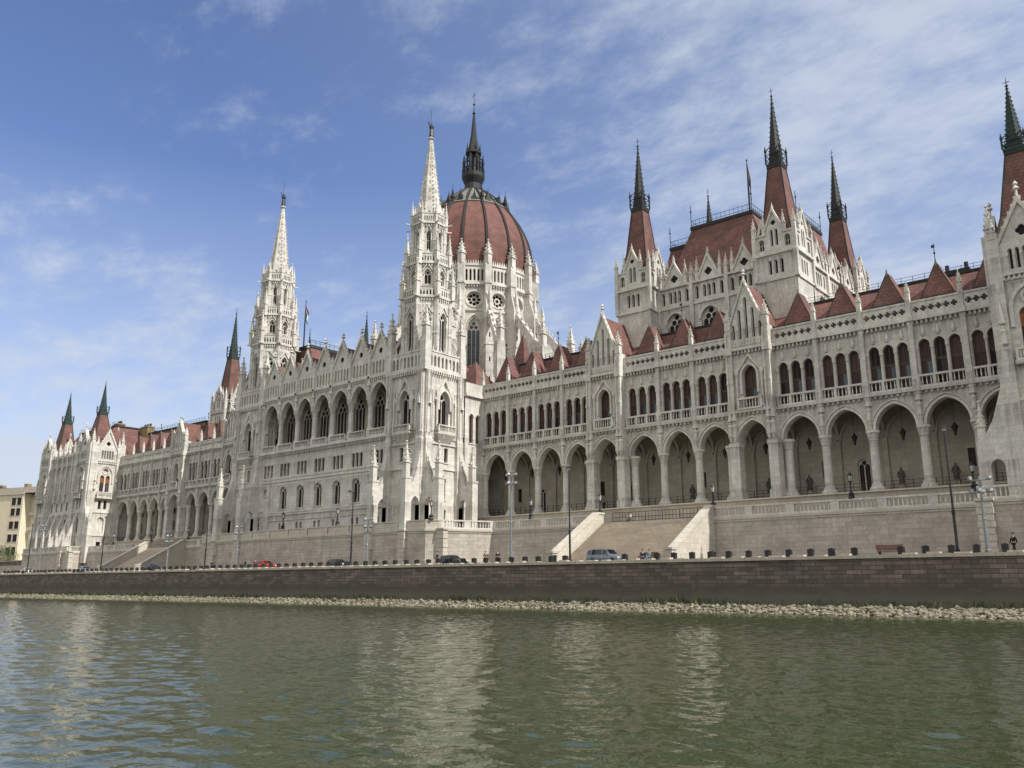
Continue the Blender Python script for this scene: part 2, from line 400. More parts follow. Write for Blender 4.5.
def facade(p, F, outer, wins, d=0, t=.45, mould=True):
    if len(outer) == 4 and not isinstance(outer[0], tuple): outer = rect(*outer)
    panel(p.g, F, outer, [hole_of(w) for w in wins], d, t, False)
    for w in wins:
        cx, wd, z0, zs, h, kind = w
        p.child('window', window(F, cx, wd, z0, zs, h, kind, d - t + .14))
        if mould and kind not in ('rose', 'foil', 'slit', 'recess'):
            if h > 0: band(p.g, F, cx, wd, zs, h, .16, d - .02, d + .12, 6, .0)
            fbox(p.g, F, cx - wd / 2 - .15, cx + wd / 2 + .15, z0 - .2, z0 - .003, d - .02, d + .14)
        if kind == 'rose': band_ring(p.g, F, cx, zs, wd / 2, .3, d)
def band_ring(g, F, cx, cz, r, b, d):
    n = 24; i_ = circ(cx, cz, r, n); o_ = circ(cx, cz, r + b, n)
    vs = [F.p(*q, d + .15) for q in i_] + [F.p(*q, d + .15) for q in o_] + [F.p(*q, d - .02) for q in o_]
    fs = []
    for k in range(n):
        j = (k + 1) % n; fs += [(k, n + k, n + j, j), (n + k, 2 * n + k, 2 * n + j, n + j)]
    g.add(vs, fs)

# ---- a wing: arcade, gallery windows, pierced parapet, row of pyramid roofs
def wing(bays, ris, name_label, gable_z=42.3):
    p = P('wing', name_label); g = p.g
    F = Fr(0, 105); x0, x1 = bays[0], bays[-1]
    # floor / plinth in front of the arcade
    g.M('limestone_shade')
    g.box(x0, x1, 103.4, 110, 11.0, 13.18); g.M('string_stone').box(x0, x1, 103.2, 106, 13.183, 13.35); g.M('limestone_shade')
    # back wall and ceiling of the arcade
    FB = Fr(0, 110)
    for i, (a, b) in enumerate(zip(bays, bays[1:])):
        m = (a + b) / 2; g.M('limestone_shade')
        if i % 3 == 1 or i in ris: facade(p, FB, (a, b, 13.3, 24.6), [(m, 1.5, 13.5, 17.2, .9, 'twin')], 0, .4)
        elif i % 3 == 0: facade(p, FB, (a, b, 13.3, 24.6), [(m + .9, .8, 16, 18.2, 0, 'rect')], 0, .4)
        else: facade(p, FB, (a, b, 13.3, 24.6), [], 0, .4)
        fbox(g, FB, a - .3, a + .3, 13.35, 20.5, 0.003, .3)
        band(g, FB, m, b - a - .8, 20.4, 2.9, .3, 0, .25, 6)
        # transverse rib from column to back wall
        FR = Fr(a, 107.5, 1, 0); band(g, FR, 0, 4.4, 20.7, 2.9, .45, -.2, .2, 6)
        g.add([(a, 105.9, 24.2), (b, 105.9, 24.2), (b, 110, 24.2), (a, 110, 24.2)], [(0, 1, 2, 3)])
    for i, (a, b) in enumerate(zip(bays, bays[1:])):
        m = (a + b) / 2; w = b - a; r = i in ris
        # ---- arcade arch
        d = 1.0 if r else 0
        g.M('limestone')
        cw = w - 1.15 if not r else w - 1.75
        q = [(a, 20.7)] + arcpts(m, cw, 20.7, 2.85, 8)[::-1] + [(b, 20.7), (b, 24.6), (a, 24.6)]
        panel(g, F, q, (), d, 1.1 + d, True)
        g.M('carved'); band(g, F, m, cw, 20.7, 2.85, .32, d - .02, d + .14, 8); band(g, F, m, cw + .8, 20.7, 3.25, .14, d - .02, d + .24, 8)
        # ---- balcony slab and balustrade
        g.M('limestone'); fbox(g, F, a, b, 24.603, 24.95, d - .5, d + .55); dentils(g, F, a, b, 24.3, 24.6, d, d + .35, .6, .25)
        bg = G('carved')
        if r: baluster_run(bg, F, m - 1.7, m + 1.7, 24.953, 26.5, d + .5, .3)
        else:
            for k in range(3):
                c0 = a + .3 + (w - .6) * k / 3; baluster_run(bg, F, c0, c0 + (w - .6) / 3, 24.953, 26.45, .32, .16)
        p.child('balustrade', bg)
        # ---- gallery wall
        g.M('limestone')
        if not r:
            wins = [(a + .38 + (w - .76) * (k + .5) / 3, 1.3, 25.1, 29.95, .78, 'wood') for k in range(3)]
            facade(p, F, (a, b, 24.953, 33.0), wins, 0, .5, False)
            g.M('carved')
            for k, wn in enumerate(wins):
                band(g, F, wn[0], 1.3, 29.95, .78, .17, -.02, .16, 6)
                x, y, _ = F.p(wn[0], 0, .08); g.frus(x, y, .26, 31.45, .12, 32.2, 6, 0); g.frus(x, y, .2, 31.1, .3, 31.45, 6, 0)
            for k in range(4):
                c = a + .38 + (w - .76) * k / 3; x, y, _ = F.p(c, 0, .02); g.lathe(x, y, [(.2, 25), (.2, 25.5), (.12, 25.7), (.12, 29.4), (.24, 29.6), (.24, 30)], 8)
        else:
            facade(p, F, (a, b, 24.6, 33.0), [(m, 2.0, 25.1, 29.6, 1.35, 'wood')], d, .8, False)
            g.M('carved'); band(g, F, m, 2.0, 29.6, 1.35, .3, d - .02, d + .25, 8, 2.5)
            panel(g, F, [(m - 1.75, 30.2), (m, 32.5), (m + 1.75, 30.2), (m + 1.45, 30.2), (m, 32.1), (m - 1.45, 30.2)], (), d + .3, .3)
            for s in (-1, 1):
                x, y, _ = F.p(m + s * 1.75, 0, d + .2); g.lathe(x, y, [(.25, 25), (.14, 25.6), (.14, 29.4), (.27, 29.8)], 8)
                fbox(g, F, m + s * 1.75 - .25, m + s * 1.75 + .25, 29.8, 30.3, d, d + .35)
        # ---- cornice and pierced parapet
        g.M('limestone'); dentils(g, F, a, b, 32.55, 33.0, d, d + .4, .5, .22)
        fbox(g, F, a, b, 33.003, 33.4, d - .6, d + .5)
        if not r:
            pg = G('carved'); hs = []; n = 6; zc = 34.35; e = .17
            for k in range(n):
                c = a + .35 + (w - .7) * (k + .5) / n; s = .37
                hs.append([(c - e, zc - s), (c + e, zc - s), (c + e, zc - e), (c + s, zc - e), (c + s, zc + e), (c + e, zc + e), (c + e, zc + s), (c - e, zc + s), (c - e, zc + e), (c - s, zc + e), (c - s, zc - e), (c - e, zc - e)])
            panel(pg, F, rect(a, b, 33.403, 35.2), hs, .3, .28, True, True); fbox(pg, F, a, b, 35.203, 35.42, -.02, .42)
            p.child('parapet', pg)
            # pyramid roof behind the parapet
            rg = G('roof_tile'); y0, y1, ap = 106.55, 111.2, 40.6; e = .1; zb = 34.3; yr = 107.65
            c0 = [(a + e, y0, zb), (b - e, y0, zb), (b - e, y1, zb), (a + e, y1, zb)]
            t = .035; tp = [(m - t, yr, ap), (m + t, yr, ap), (m + t, y1 - 1.1, ap), (m - t, y1 - 1.1, ap)]
            rg.loft([c0, tp])
            rg.M('copper_grey').loft([[(a + .02, y0 - .1, 33.41), (b - .02, y0 - .1, 33.41), (b - .02, y1 + .1, 33.41), (a + .02, y1 + .1, 33.41)], [(q_[0], q_[1], zb - .002) for q_ in c0]], False)
            rg.M('copper_grey'); rg.bar((m, yr, ap), (m, y1 - 1.1, ap), .11, 5); rg.frus(m, yr + .05, .2, 40.2, .07, 41.1); rg.M('copper_dark')
            for s0, s1 in list(zip(c0, tp))[:2]: rg.bar(s0, s1, .06, 4)
            rg.M('copper_dark'); rg.add([(a + .15, y0 - .02, zb), (b - .15, y0 - .02, zb), (b - .98, y0 + .345, zb + 2.05), (a + .98, y0 + .345, zb + 2.05)], [(0, 1, 2, 3)])
            if i % 2 == 0:
                rg.M('black_iron'); rg.bar((m, yr, 40.9), (m, yr, 43.0), .05); rg.lathe(m, yr, [(.02, 41.6), (.16, 41.8), (.02, 42)], 6); rg.box(m - .3, m + .1, yr - .02, yr + .02, 42.5, 42.85)
            p.child('pyramid_roof', rg)
        else:
            gg = G('limestone'); ap = gable_z; hw = w / 2 - .15
            wl = [(m + k * .95, .5, 34.6, zt, .35, 'slit') for k, zt in ((-2, 36.4), (-1, 38.4), (0, 40.0), (1, 38.4), (2, 36.4))]
            wl = [(c, .42, z, zt, .3, kd) for (c, _, z, zt, _, kd) in wl]
            panel(gg, F, [(m - hw, 33.403), (m + hw, 33.403), (m + hw, 34.8), (m, ap), (m - hw, 34.8)], [hole_of(x) for x in wl], d + .1, .45, True, True)
            for x in wl: p.child('window', window(F, x[0], x[1], x[2], x[3], x[4], 'slit', d - .2))
            gg.M('carved')
            for s in (-1, 1):
                q = [(m + s * (hw + .2), 34.6), (m + s * (hw + .2), 35.1), (m, ap + .55), (m, ap + .05)]
                panel(gg, F, q, (), d + .35, .75, True, True)
                for k in range(9):
                    t = (k + .5) / 9; x = m + s * hw * (1 - t); z = 35.05 + (ap - 34.6) * t
                    fbox(gg, F, x - .13, x + .13, z, z + .35, d + .0, d + .26)
            x, y, _ = F.p(m, 0, d); gg.lathe(x, y, [(.12, ap), (.12, ap + 1), (.36, ap + 1.2), (.12, ap + 1.45), (.3, ap + 1.6), (.03, ap + 2)], 6)
            panel(gg, F, rect(m - hw, m + hw, 33.6, 34.4), [], d + .16, .1)
            dentils(gg, F, m - hw, m + hw, 33.65, 34.3, d + .16, d + .28, .42, .2)
            p.child('gable', gg)
            rg = G('roof_tile')
            rg.add([(m - hw, 104.4, 34.6), (m, 104.4, ap), (m + hw, 104.4, 34.6), (m - hw, 113, 34.6), (m, 113, ap), (m + hw, 113, 34.6)], [(0, 1, 4, 3), (1, 2, 5, 4), (3, 4, 5)])
            p.child('gable_roof', rg)
    # ---- piers, columns, pilaster strips and pinnacles on the bay lines
    for i, a in enumerate(bays):
        left = (i - 1) in ris; right = i in ris; r = left or right
        d = 1.0 if r else 0
        if r:
            g.M('limestone'); s = 1 if right else -1
            a2 = a + s * .38
            fbox(g, F, a2 - .62, a2 + .62, 13.353, 20.697, -.3, d + .25); fbox(g, F, a2 - .75, a2 + .75, 13.353, 14.4, -.35, d + .38)
            g.M('carved'); fbox(g, F, a2 - .72, a2 + .72, 20.2, 20.72, -.3, d + .35)
            fbox(g, F, a2 - .5, a2 + .5, 20.723, 24.3, -.3, d + .3)
            for k in (-1, 1):
                x, y, _ = F.p(a2 + k * .3, 0, d + .42); figure(g, x, y, 21.4, 2.1); g.frus(x, y, .12, 20.8, .3, 21.4, 6, 0); g.frus(x, y, .34, 23.6, .05, 25.2, 6, 0)
            fbox(g, F, a2 - .42, a2 + .42, 24.3, 36, -.2, d + .3); fbox(g, F, a2 - .5, a2 + .5, 32.5, 33.5, -.2, d + .62)
            for k in (-1, 1):
                fbox(g, F, a2 + k * .32 - .11, a2 + k * .32 + .11, 25, 35.6, d + .3, d + .48); x, y, _ = F.p(a2 + k * .3, 0, d + .5); g.frus(x, y, .2, 28.5, .02, 29.6, 4)
            x, y, _ = F.p(a2, 0, d); pg = G('carved'); pinn(pg, x, y, 36.003, 3.4, .8); p.child('pinnacle', pg)
        if not r or True:
            c = a if not r else a - (.95 if right else -.95)
            cg = G('limestone')
            x, y, _ = F.p(c, 0, -.55)
            cg.lathe(x, y, [(.95, 13.353), (.95, 13.75), (.72, 14.0), (.66, 14.3), (.52, 14.45), (.50, 19.4), (.6, 19.5), (.56, 19.62), (.72, 20.3), (.8, 20.35), (.8, 20.695)], 12, 0)
            p.child('column', cg)
        if not r:
            g.M('carved')
            x, y, _ = F.p(a, 0, .1); g.frus(x, y, .1, 20.75, .42, 21.7, 6, 0); figure(g, x, y - .15, 21.7, 1.9); g.frus(x, y, .45, 23.55, .38, 24.1, 6, 0); g.frus(x, y, .42, 24.1, .1, 25.3, 6, 0)
            g.M('limestone'); fbox(g, F, a - .26, a + .26, 24.3, 35.6, -.1, .5); fbox(g, F, a - .36, a + .36, 33.0, 33.6, 0, .66); fbox(g, F, a - .34, a + .34, 24.6, 26.6, 0, .62)
            x, y, _ = F.p(a, 0, .25); pg = G('carved'); pinn(pg, x, y, 35.6, 2.6, .5); p.child('pinnacle', pg)
    # railing between the columns
    rg = G('black_iron')
    for a, b in zip(bays, bays[1:]):
        for z in (13.75, 14.1, 14.55): fbox(rg, F, a + .6, b - .6, z, z + .05, -.75, -.7)
        for k in range(5): fbox(rg, F, a + .7 + k * (b - a - 1.4) / 4 - .03, a + .7 + k * (b - a - 1.4) / 4 + .03, 13.4, 14.6, -.76, -.7)
    p.child('railing', rg)
    # roof slope behind, flat ridge and iron cresting
    rf = G('roof_tile')
    rf.loft([[(x0, 105.8, 33.6), (x1, 105.8, 33.6), (x1, 124, 33.6), (x0, 124, 33.6)], [(x0, 111.2, 39.7), (x1, 111.2, 39.7), (x1, 120, 39.7), (x0, 120, 39.7)]])
    rf.M('copper_dark'); rf.box(x0, x1, 111.05, 120.2, 39.703, 40.0)
    for z in (40.3, 40.7): rf.box(x0, x1, 111.2, 111.24, z, z + .04)
    for k in range(int((x1 - x0) / 1.4)): rf.box(x0 + k * 1.4, x0 + k * 1.4 + .05, 111.2, 111.25, 40.0, 40.8)
    p.child('main_roof', rf)
    return p.done()

RB = [-94.8, -89.2, -83.7, -78.2, -72.8, -66.8, -61.1, -55.6, -49.9, -43.9, -38.2, -32.5, -26.8, -21.1, -15.6]
LB = [-222.3, -215.6, -210.5, -205.4, -200.2, -194.9, -188.4, -183.2, -177.8, -172.4, -166.4, -162.0, -157.6, -153.2, -148.6]
wing(RB, {4, 8}, 'right arcaded wing with red pyramid roofs')
wing(LB, {5, 9}, 'left arcaded wing seen at a slant', 40.8)

# ---- river tower with white openwork spire
def octface(cx, cy, R, k, n=8, rot=None):
    rot = PI / n if rot is None else rot
    a = 2 * PI * k / n; ap = R * math.cos(PI / n)
    return Fr(cx + ap * math.cos(a), cy + ap * math.sin(a), math.cos(a), math.sin(a)), 2 * R * math.sin(PI / n)
VIS8 = (0, 5, 6, 7, 1)      # faces (0 = +X) a viewer on the river can see
def tower(cx, cy, lab):
    p = P('tower', lab); g = p.g; H = 4.25
    g.M('limestone')
    g.box(cx - H + 1.1, cx + H - 1.1, cy - H + 1.1, cy + H - 1.1, 8, 36)
    for F in (Fr(cx, cy - H, 0, -1), Fr(cx + H, cy, 1, 0), Fr(cx, cy + H, 0, 1), Fr(cx - H, cy, -1, 0)):
        seen = F.n[1] < -.5 or F.n[0] > .5
        g.M('limestone')
        wl = [(0, 2.3, 26.5, 31.4, 1.7, 'twin'), (-.75, .8, 21.6, 23.9, 0, 'rect'), (.75, .8, 21.6, 23.9, 0, 'rect'), (0, 1.5, 15.8, 18.6, .9, 'twin'), (0, 1.7, 12.1, 14, .2, 'rect')]
        facade(p, F, (-H, H, 8, 36), wl if seen else [], 0, .6)
        g.M('carved')
        band(g, F, 0, 2.3, 31.4, 1.7, .4, -.02, .35, 8, 1.5)
        panel(g, F, [(-2.3, 31.4), (0, 35.3), (2.3, 31.4), (1.95, 31.4), (0, 34.7), (-1.95, 31.4)], (), .42, .42)
        for s in (-1, 1):
            x, y, _ = F.p(s * 1.75, 0, .3); g.lathe(x, y, [(.28, 26.4), (.16, 27), (.16, 30.6), (.3, 31.3)], 8); g.frus(x, y, .32, 31.3, .04, 33.4)
            x, y, _ = F.p(s * 2.55, 0, .1); g.frus(x, y, .3, 26.4, .22, 31); g.frus(x, y, .3, 31, .04, 33)
        # oriel balcony
        g.M('limestone'); g.loft([[F.p(-1.0, 24.4, .1), F.p(1.0, 24.4, .1), F.p(1.0, 24.4, -.2), F.p(-1.0, 24.4, -.2)], [F.p(-2.0, 25.9, 1.0), F.p(2.0, 25.9, 1.0), F.p(2.0, 25.9, -.2), F.p(-2.0, 25.9, -.2)], [F.p(-2.0, 26.2, 1.0), F.p(2.0, 26.2, 1.0), F.p(2.0, 26.2, -.2), F.p(-2.0, 26.2, -.2)]])
        bg = G('carved'); baluster_run(bg, F, -2, 2, 26.2, 27.4, .85, .25, .3)
        if seen: p.child('balustrade', bg)
        # string courses and buttress strips
        for z, e in ((20.4, .18), (24.3, .2), (25.3, .15)): fbox(g, F, -H - .1, H + .1, z, z + .25, -.1, e)
        for s in (-1, 1):
            g.M('limestone'); fbox(g, F, s * 3.55 - .75, s * 3.55 + .75, 8, 25, -.1, .55); fbox(g, F, s * 3.65 - .6, s * 3.65 + .6, 25, 36.0, -.1, .4)
            g.loft([[F.p(s * 3.55 - .75, 25, .55), F.p(s * 3.55 + .75, 25, .55), F.p(s * 3.55 + .75, 25, -.1), F.p(s * 3.55 - .75, 25, -.1)], [F.p(s * 3.55 - .5, 26.4, .1), F.p(s * 3.55 + .5, 26.4, .1), F.p(s * 3.55 + .5, 26.4, -.1), F.p(s * 3.55 - .5, 26.4, -.1)]])
            for dd, w_ in ((.42, .16),):
                for k in (-1, 1): fbox(g, F, s * 3.65 + k * .38 - w_ / 2, s * 3.65 + k * .38 + w_ / 2, 26, 35.9, .38, .38 + dd * .5)
            x, y, _ = F.p(s * 3.65, 0, .55); g.M('carved'); g.frus(x, y, .45, 30.5, .04, 32.6)
            # flying buttress pier
            if seen:
                g.M('limestone'); c = s * 3.75
                x, y, _ = F.p(c, 0, 3.0)
                k = .62
                g.frus(x, y, k * 1.414, 8, k * 1.414, 18.4); g.frus(x, y, k * 1.6, 18.4, k * 1.6, 18.7)
                pg = G('carved'); pinn(pg, x, y, 18.7, 5.6, .85); p.child('pinnacle', pg)
                FS = Fr(*F.p(c - .45, 0, 0)[:2], -F.u[0], -F.u[1])   # side plane; a runs along +/- n
                sg = 1 if (FS.u[0] * F.n[0] + FS.u[1] * F.n[1]) > 0 else -1
                top = [(sg * (0.3 + 2.3 * t), 17.6 + 7.4 * (1 - t) ** 2.2) for t in [i / 7 for i in range(8)]]
                ln = [(sg * .3, 8)] + [(sg * 2.6, 8)] + top[::-1]
                hole = arch(sg * 1.4, 1.7, 11.2, 14.6, 1.3)
                panel(g, FS, ln, [hole], 0, .9, True, True)
    # cornice and square gallery
    g.M('limestone'); g.box(cx - H - .45, cx + H + .45, cy - H - .45, cy + H + .45, 36.003, 36.5)
    for F in (Fr(cx, cy - H - .1, 0, -1), Fr(cx + H + .1, cy, 1, 0), Fr(cx, cy + H + .1, 0, 1), Fr(cx - H - .1, cy, -1, 0)):
        n = 8; hs = [arch(-H + .8 + (2 * H - 1.6) * (k + .5) / n, .5, 36.8, 38.3, .35, 4) for k in range(n)]
        bg = G('carved'); panel(bg, F, rect(-H, H, 36.503, 39.2), hs, 0, .3, True, True); fbox(bg, F, -H, H, 39.203, 39.45, -.35, .1)
        for k in range(n + 1): 
            x, y, _ = F.p(-H + .8 + (2 * H - 1.6) * k / n, 0, -.1); bg.frus(x, y, .2, 39.45, .02, 40.4)
        dentils(bg, F, -H, H, 35.5, 36.0, -.1, .35, .5, .22)
        p.child('parapet', bg)
    for sx in (-1, 1):
        for sy in (-1, 1):
            x, y = cx + sx * (H - .2), cy + sy * (H - .2)
            g.M('limestone'); g.frus(x, y, .95, 36, .9, 41)
            pg = G('carved'); pinn(pg, x, y, 41, 6, 1.0); p.child('pinnacle', pg)
            # flying arch to octagon
            g.M('carved'); l = math.hypot(sx, sy)
            FS = Fr(x, y, -sy / l, sx / l); s2 = -1 if (FS.u[0] * sx + FS.u[1] * sy) > 0 else 1
            q = [(s2 * (.4 + 2.0 * t), 40.3 + 3.6 * t ** .6) for t in [i / 6 for i in range(7)]]; q2 = [(a, z - 1.0 - .0 * k) for k, (a, z) in enumerate(q)]
            panel(g, FS, q + q2[::-1], (), .3, .6, True, True)
    def stage(R, z0, z1, wz0, wz1, ww, kind, gz0, gz1):
        g.M('limestone')
        core = R - .75
        g.lathe(cx, cy, [(core, z0), (core, z1)], 8, PI / 8)
        for k in range(8):
            F, fw = octface(cx, cy, R, k)
            if k in VIS8: facade(p, F, (-fw / 2, fw / 2, z0, z1), [(0, ww, wz0, wz1 - ww * .9, ww * .9, kind)], 0, .5, kind != 'slit')
            else: panel(g, F, rect(-fw / 2, fw / 2, z0, z1), (), 0, .5)
            g.M('carved'); panel(g, F, [(-ww * .75, wz1 - .3), (0, wz1 + 1.3), (ww * .75, wz1 - .3), (ww * .58, wz1 - .3), (0, wz1 + .9), (-ww * .58, wz1 - .3)], (), .22, .22)
            if z1 - gz1 > 2:
                pass
            # parapet gallery
            hs = [arch(-fw / 2 + .25 + (fw - .5) * (j + .5) / 5, (fw - .5) / 5 * .55, gz0 + .45, gz1 - .55, .2, 3) for j in range(5)]
            g.M('limestone'); fbox(g, F, -fw / 2 - .15, fw / 2 + .15, gz0, gz0 + .3, -.4, .35); dentils(g, F, -fw / 2, fw / 2, gz0 - .5, gz0 - .003, 0, .25, .4, .2)
            g.M('carved'); panel(g, F, rect(-fw / 2 - .06, fw / 2 + .06, gz0 + .303, gz1), hs, .24, .22, True, True); fbox(g, F, -fw / 2 - .1, fw / 2 + .1, gz1 + .002, gz1 + .15, 0, .32)
            # corner shaft
            a = 2 * PI * k / 8 + PI / 8; x, y = cx + R * math.cos(a), cy + R * math.sin(a)
            g.M('limestone'); g.frus(x, y, .42, z0, .38, gz0, 4, a); g.M('carved')
            g.frus(x, y, .5, z0 + (gz0 - z0) * .5, .05, z0 + (gz0 - z0) * .5 + 2.0, 4, a)
            # gargoyle
            g.M('limestone'); g.bar((x, y, gz0 + .1), (x + 1.3 * math.cos(a), y + 1.3 * math.sin(a), gz0 + .25), .13, 4)
    stage(4.1, 36.5, 49, 39.8, 46.4, 1.5, 'twin', 48.7, 50.5)
    stage(3.55, 50.0, 55.2, 51.2, 53.9, 1.2, 'twin', 54.8, 56.5)
    stage(2.9, 56.0, 62.6, 57.4, 61.0, .75, 'slit', 62.2, 64.0)
    for k in range(8):
        a = 2 * PI * k / 8 + PI / 8
        for R, z, h, w in ((4.45, 50.4, 5.2, .75), (3.85, 56.3, 4.4, .65), (3.1, 63.9, 2.8, .45)):
            pg = G('carved'); pinn(pg, cx + R * math.cos(a), cy + R * math.sin(a), z - 1.6, h + 1.6, w); p.child('pinnacle', pg)
        # statues half way up and small flyers
        g.M('carved'); figure(g, cx + 4.2 * math.cos(a), cy + 4.2 * math.sin(a), 50.6, 2.2)
        b = 2 * PI * k / 8
        F, fw = octface(cx, cy, 2.75, k); panel(g, F, [(-fw / 2, 62.5), (fw / 2, 62.5), (fw / 2, 64.2), (0, 66.3), (-fw / 2, 64.2)], [arch(0, .55, 63, 64.2, .5, 4)], 0, .3, True, True)
        F, fw = octface(cx, cy, 3.4, k); panel(g, F, [(-.9, 54.9), (.9, 54.9), (0, 57.6)], [circ(0, 55.6, .3, 8)], .1, .3, True, True)
    sg = G('carved'); crock_spire(sg, cx, cy, 2.35, 62.6, .26, 79.6, 8, PI / 8, 22, .135)
    for k in range(8):   # openwork slots
        F = Fr(cx, cy, math.cos(2 * PI * k / 8), math.sin(2 * PI * k / 8)); ap = math.cos(PI / 8)
        sg.M('limestone_shade')
        for j in range(9):
            t = (j + .7) / 10.5; r = (2.35 + (.26 - 2.35) * t) * ap; z = 62.6 + 17 * t; wv = r * .13
            t2 = t + .045; r2 = (2.35 + (.26 - 2.35) * t2) * ap; z2 = 62.6 + 17 * t2
            sg.add([F.p(-wv, z, r + .015), F.p(wv, z, r + .015), F.p(wv, z2, r2 + .015), F.p(-wv, z2, r2 + .015)], [(0, 1, 2, 3)])
    sg.M('carved'); sg.lathe(cx, cy, [(.3, 79), (.62, 79.4), (.3, 79.75)], 8)
    p.child('spire', sg)
    st = G('bronze'); figure(st, cx, cy, 79.75, 2.7); st.bar((cx - .3, cy, 81.6), (cx - .55, cy - .3, 82.9), .1); st.bar((cx - .15, cy, 79.8), (cx - .15, cy, 85.2), .035)
    p.child('statue', st)
    return p.done()
tower(-99.9, 96.3, 'right river tower with white crocketed spire')
tower(-143.7, 96.3, 'left river tower with white crocketed spire')

# ---- central loggia between the towers
def loggia():
    p = P('central_loggia', 'central block with seven tall open arches'); g = p.g
    x0, x1 = -139.45, -104.15; n = 7; bw = (x1 - x0) / n; F = Fr(0, 92.3); bays = [x0 + bw * i for i in range(n + 1)]
    wl = []
    for i in range(n):
        m = bays[i] + bw / 2
        wl += [(m, 2.0, 16.0, 19.0, 1.0, 'twin')]
        wl += [(m + k * 1.0, .74, 21.9, 24.2, 0, 'rect') for k in (-1, 0, 1)]
        wl += [(m + k * .6, .62, 12.3, 13.5, 0, 'rect') for k in (-1, 1)]
    facade(p, F, (x0, x1, 8, 26.2), wl, 0, .5)
    for z, e in ((13.9, .12), (14.9, .2), (15.3, .12), (20.9, .15), (21.5, .12)): fbox(g, F, x0, x1, z, z + .2, 0, e)
    fbox(g, F, x0, x1, 26.203, 26.6, -6, .5); dentils(g, F, x0, x1, 25.7, 26.2, 0, .35, .5, .22)
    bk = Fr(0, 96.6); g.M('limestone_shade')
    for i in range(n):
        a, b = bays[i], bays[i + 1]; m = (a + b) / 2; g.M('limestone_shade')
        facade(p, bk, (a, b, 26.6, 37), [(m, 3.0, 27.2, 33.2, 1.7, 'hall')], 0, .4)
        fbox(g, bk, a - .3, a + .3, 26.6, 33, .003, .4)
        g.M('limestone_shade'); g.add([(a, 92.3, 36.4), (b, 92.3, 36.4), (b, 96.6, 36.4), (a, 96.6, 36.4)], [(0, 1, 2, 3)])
        FR = Fr(a, 94.5, 1, 0); band(g, FR, 0, 3.4, 33, 2.4, .4, -.2, .2, 6)
        g.M('limestone')
        cw = bw - 1.0
        panel(g, F, [(a, 32.9)] + arcpts(m, cw, 32.9, 2.75, 8)[::-1] + [(b, 32.9), (b, 36.5), (a, 36.5)], (), 0, 1.0)
        g.M('carved'); band(g, F, m, cw, 32.9, 2.75, .3, -.02, .16, 8)
        bg = G('carved'); baluster_run(bg, F, a + .45, b - .45, 26.603, 27.85, .2, .2, .33); p.child('balustrade', bg)
        # gable with oculus and lancets
        gg = G('limestone'); ap = 44.0
        hs = [arch(m + (k - 2) * .82, .42, 37.2, 39.1, .3, 4) for k in range(5)] + [circ(m, 41.1, .5, 12)]
        panel(gg, F, [(a + .05, 36.503), (b - .05, 36.503), (b - .05, 39.6), (m, ap), (a + .05, 39.6)], hs, .05, .3, True, True)
        gg.M('pane_dark'); panel(gg, F, circ(m, 41.1, .55, 12), [], -.2, .02, False)
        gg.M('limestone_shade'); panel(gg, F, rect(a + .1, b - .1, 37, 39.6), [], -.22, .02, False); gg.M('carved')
        fbox(gg, F, a, b, 36.503, 36.9, 0, .4); dentils(gg, F, a, b, 36.1, 36.5, 0, .3, .5, .2)
        for s in (-1, 1):
            q = [(m + s * (bw / 2 - .05), 39.5), (m + s * (bw / 2 - .05), 40.1), (m, ap + .6), (m, ap)]
            panel(gg, F, q, (), .3, .65, True, True)
            for k in range(7):
                t = (k + .5) / 7; x = m + s * (bw / 2 - .05) * (1 - t); z = 40.1 + (ap - 39.5) * t; fbox(gg, F, x - .13, x + .13, z, z + .34, -.1, .15)
        x, y, _ = F.p(m, 0, 0); gg.lathe(x, y, [(.12, ap), (.12, ap + 1), (.4, ap + 1.2), (.12, ap + 1.5), (.32, ap + 1.7), (.03, ap + 2.1)], 6)
        p.child('gable', gg)
        rg = G('roof_tile'); hw = bw / 2
        rg.add([(m - hw, 92.9, 38.2), (m, 92.9, 43.5), (m + hw, 92.9, 38.2), (m - hw, 104, 38.2), (m, 104, 43.5), (m + hw, 104, 38.2)], [(0, 1, 4, 3), (1, 2, 5, 4)])
        p.child('gable_roof', rg)
    for i, a in enumerate(bays):
        cg = G('limestone'); x, y, _ = F.p(a, 0, -.45)
        cg.lathe(x, y, [(.7, 26.6), (.7, 27.9), (.52, 28.1), (.46, 28.4), (.44, 31.7), (.5, 31.8), (.46, 31.9), (.62, 32.5), (.68, 32.9)], 10)
        p.child('column', cg)
        g.M('carved'); x, y, _ = F.p(a, 0, .15); g.frus(x, y, .1, 32.9, .35, 33.6, 6, 0); figure(g, x, y, 33.6, 1.8); g.frus(x, y, .4, 35.3, .05, 36.8, 6, 0)
        g.M('limestone'); fbox(g, F, a - .25, a + .25, 36.4, 40.3, -.1, .4)
        x, y, _ = F.p(a, 0, .15); pg = G('carved'); pinn(pg, x, y, 40.3, 2.0, .45); p.child('pinnacle', pg)
    # body behind
    g.M('limestone'); g.box(x0, x1, 97.1, 118, 8, 38.2); g.box(x0, x1, 92.9, 97.0, 8, 26.1)
    rf = G('roof_tile')
    rf.loft([[(-163, 100.5, 40), (-134.5, 100.5, 40), (-134.5, 122, 40), (-163, 122, 40)], [(-160, 102, 49.6), (-139.5, 102, 49.6), (-139.5, 120, 49.6), (-160, 120, 49.6)]])
    rf.M('copper_green'); rf.box(-160.2, -139.3, 101.8, 120.2, 49.603, 50.2)
    rf.M('black_iron')
    for y in np.arange(102, 120.1, 1.2): rf.bar((-139.5, y, 50.2), (-139.5, y, 51.2), .04, 4)
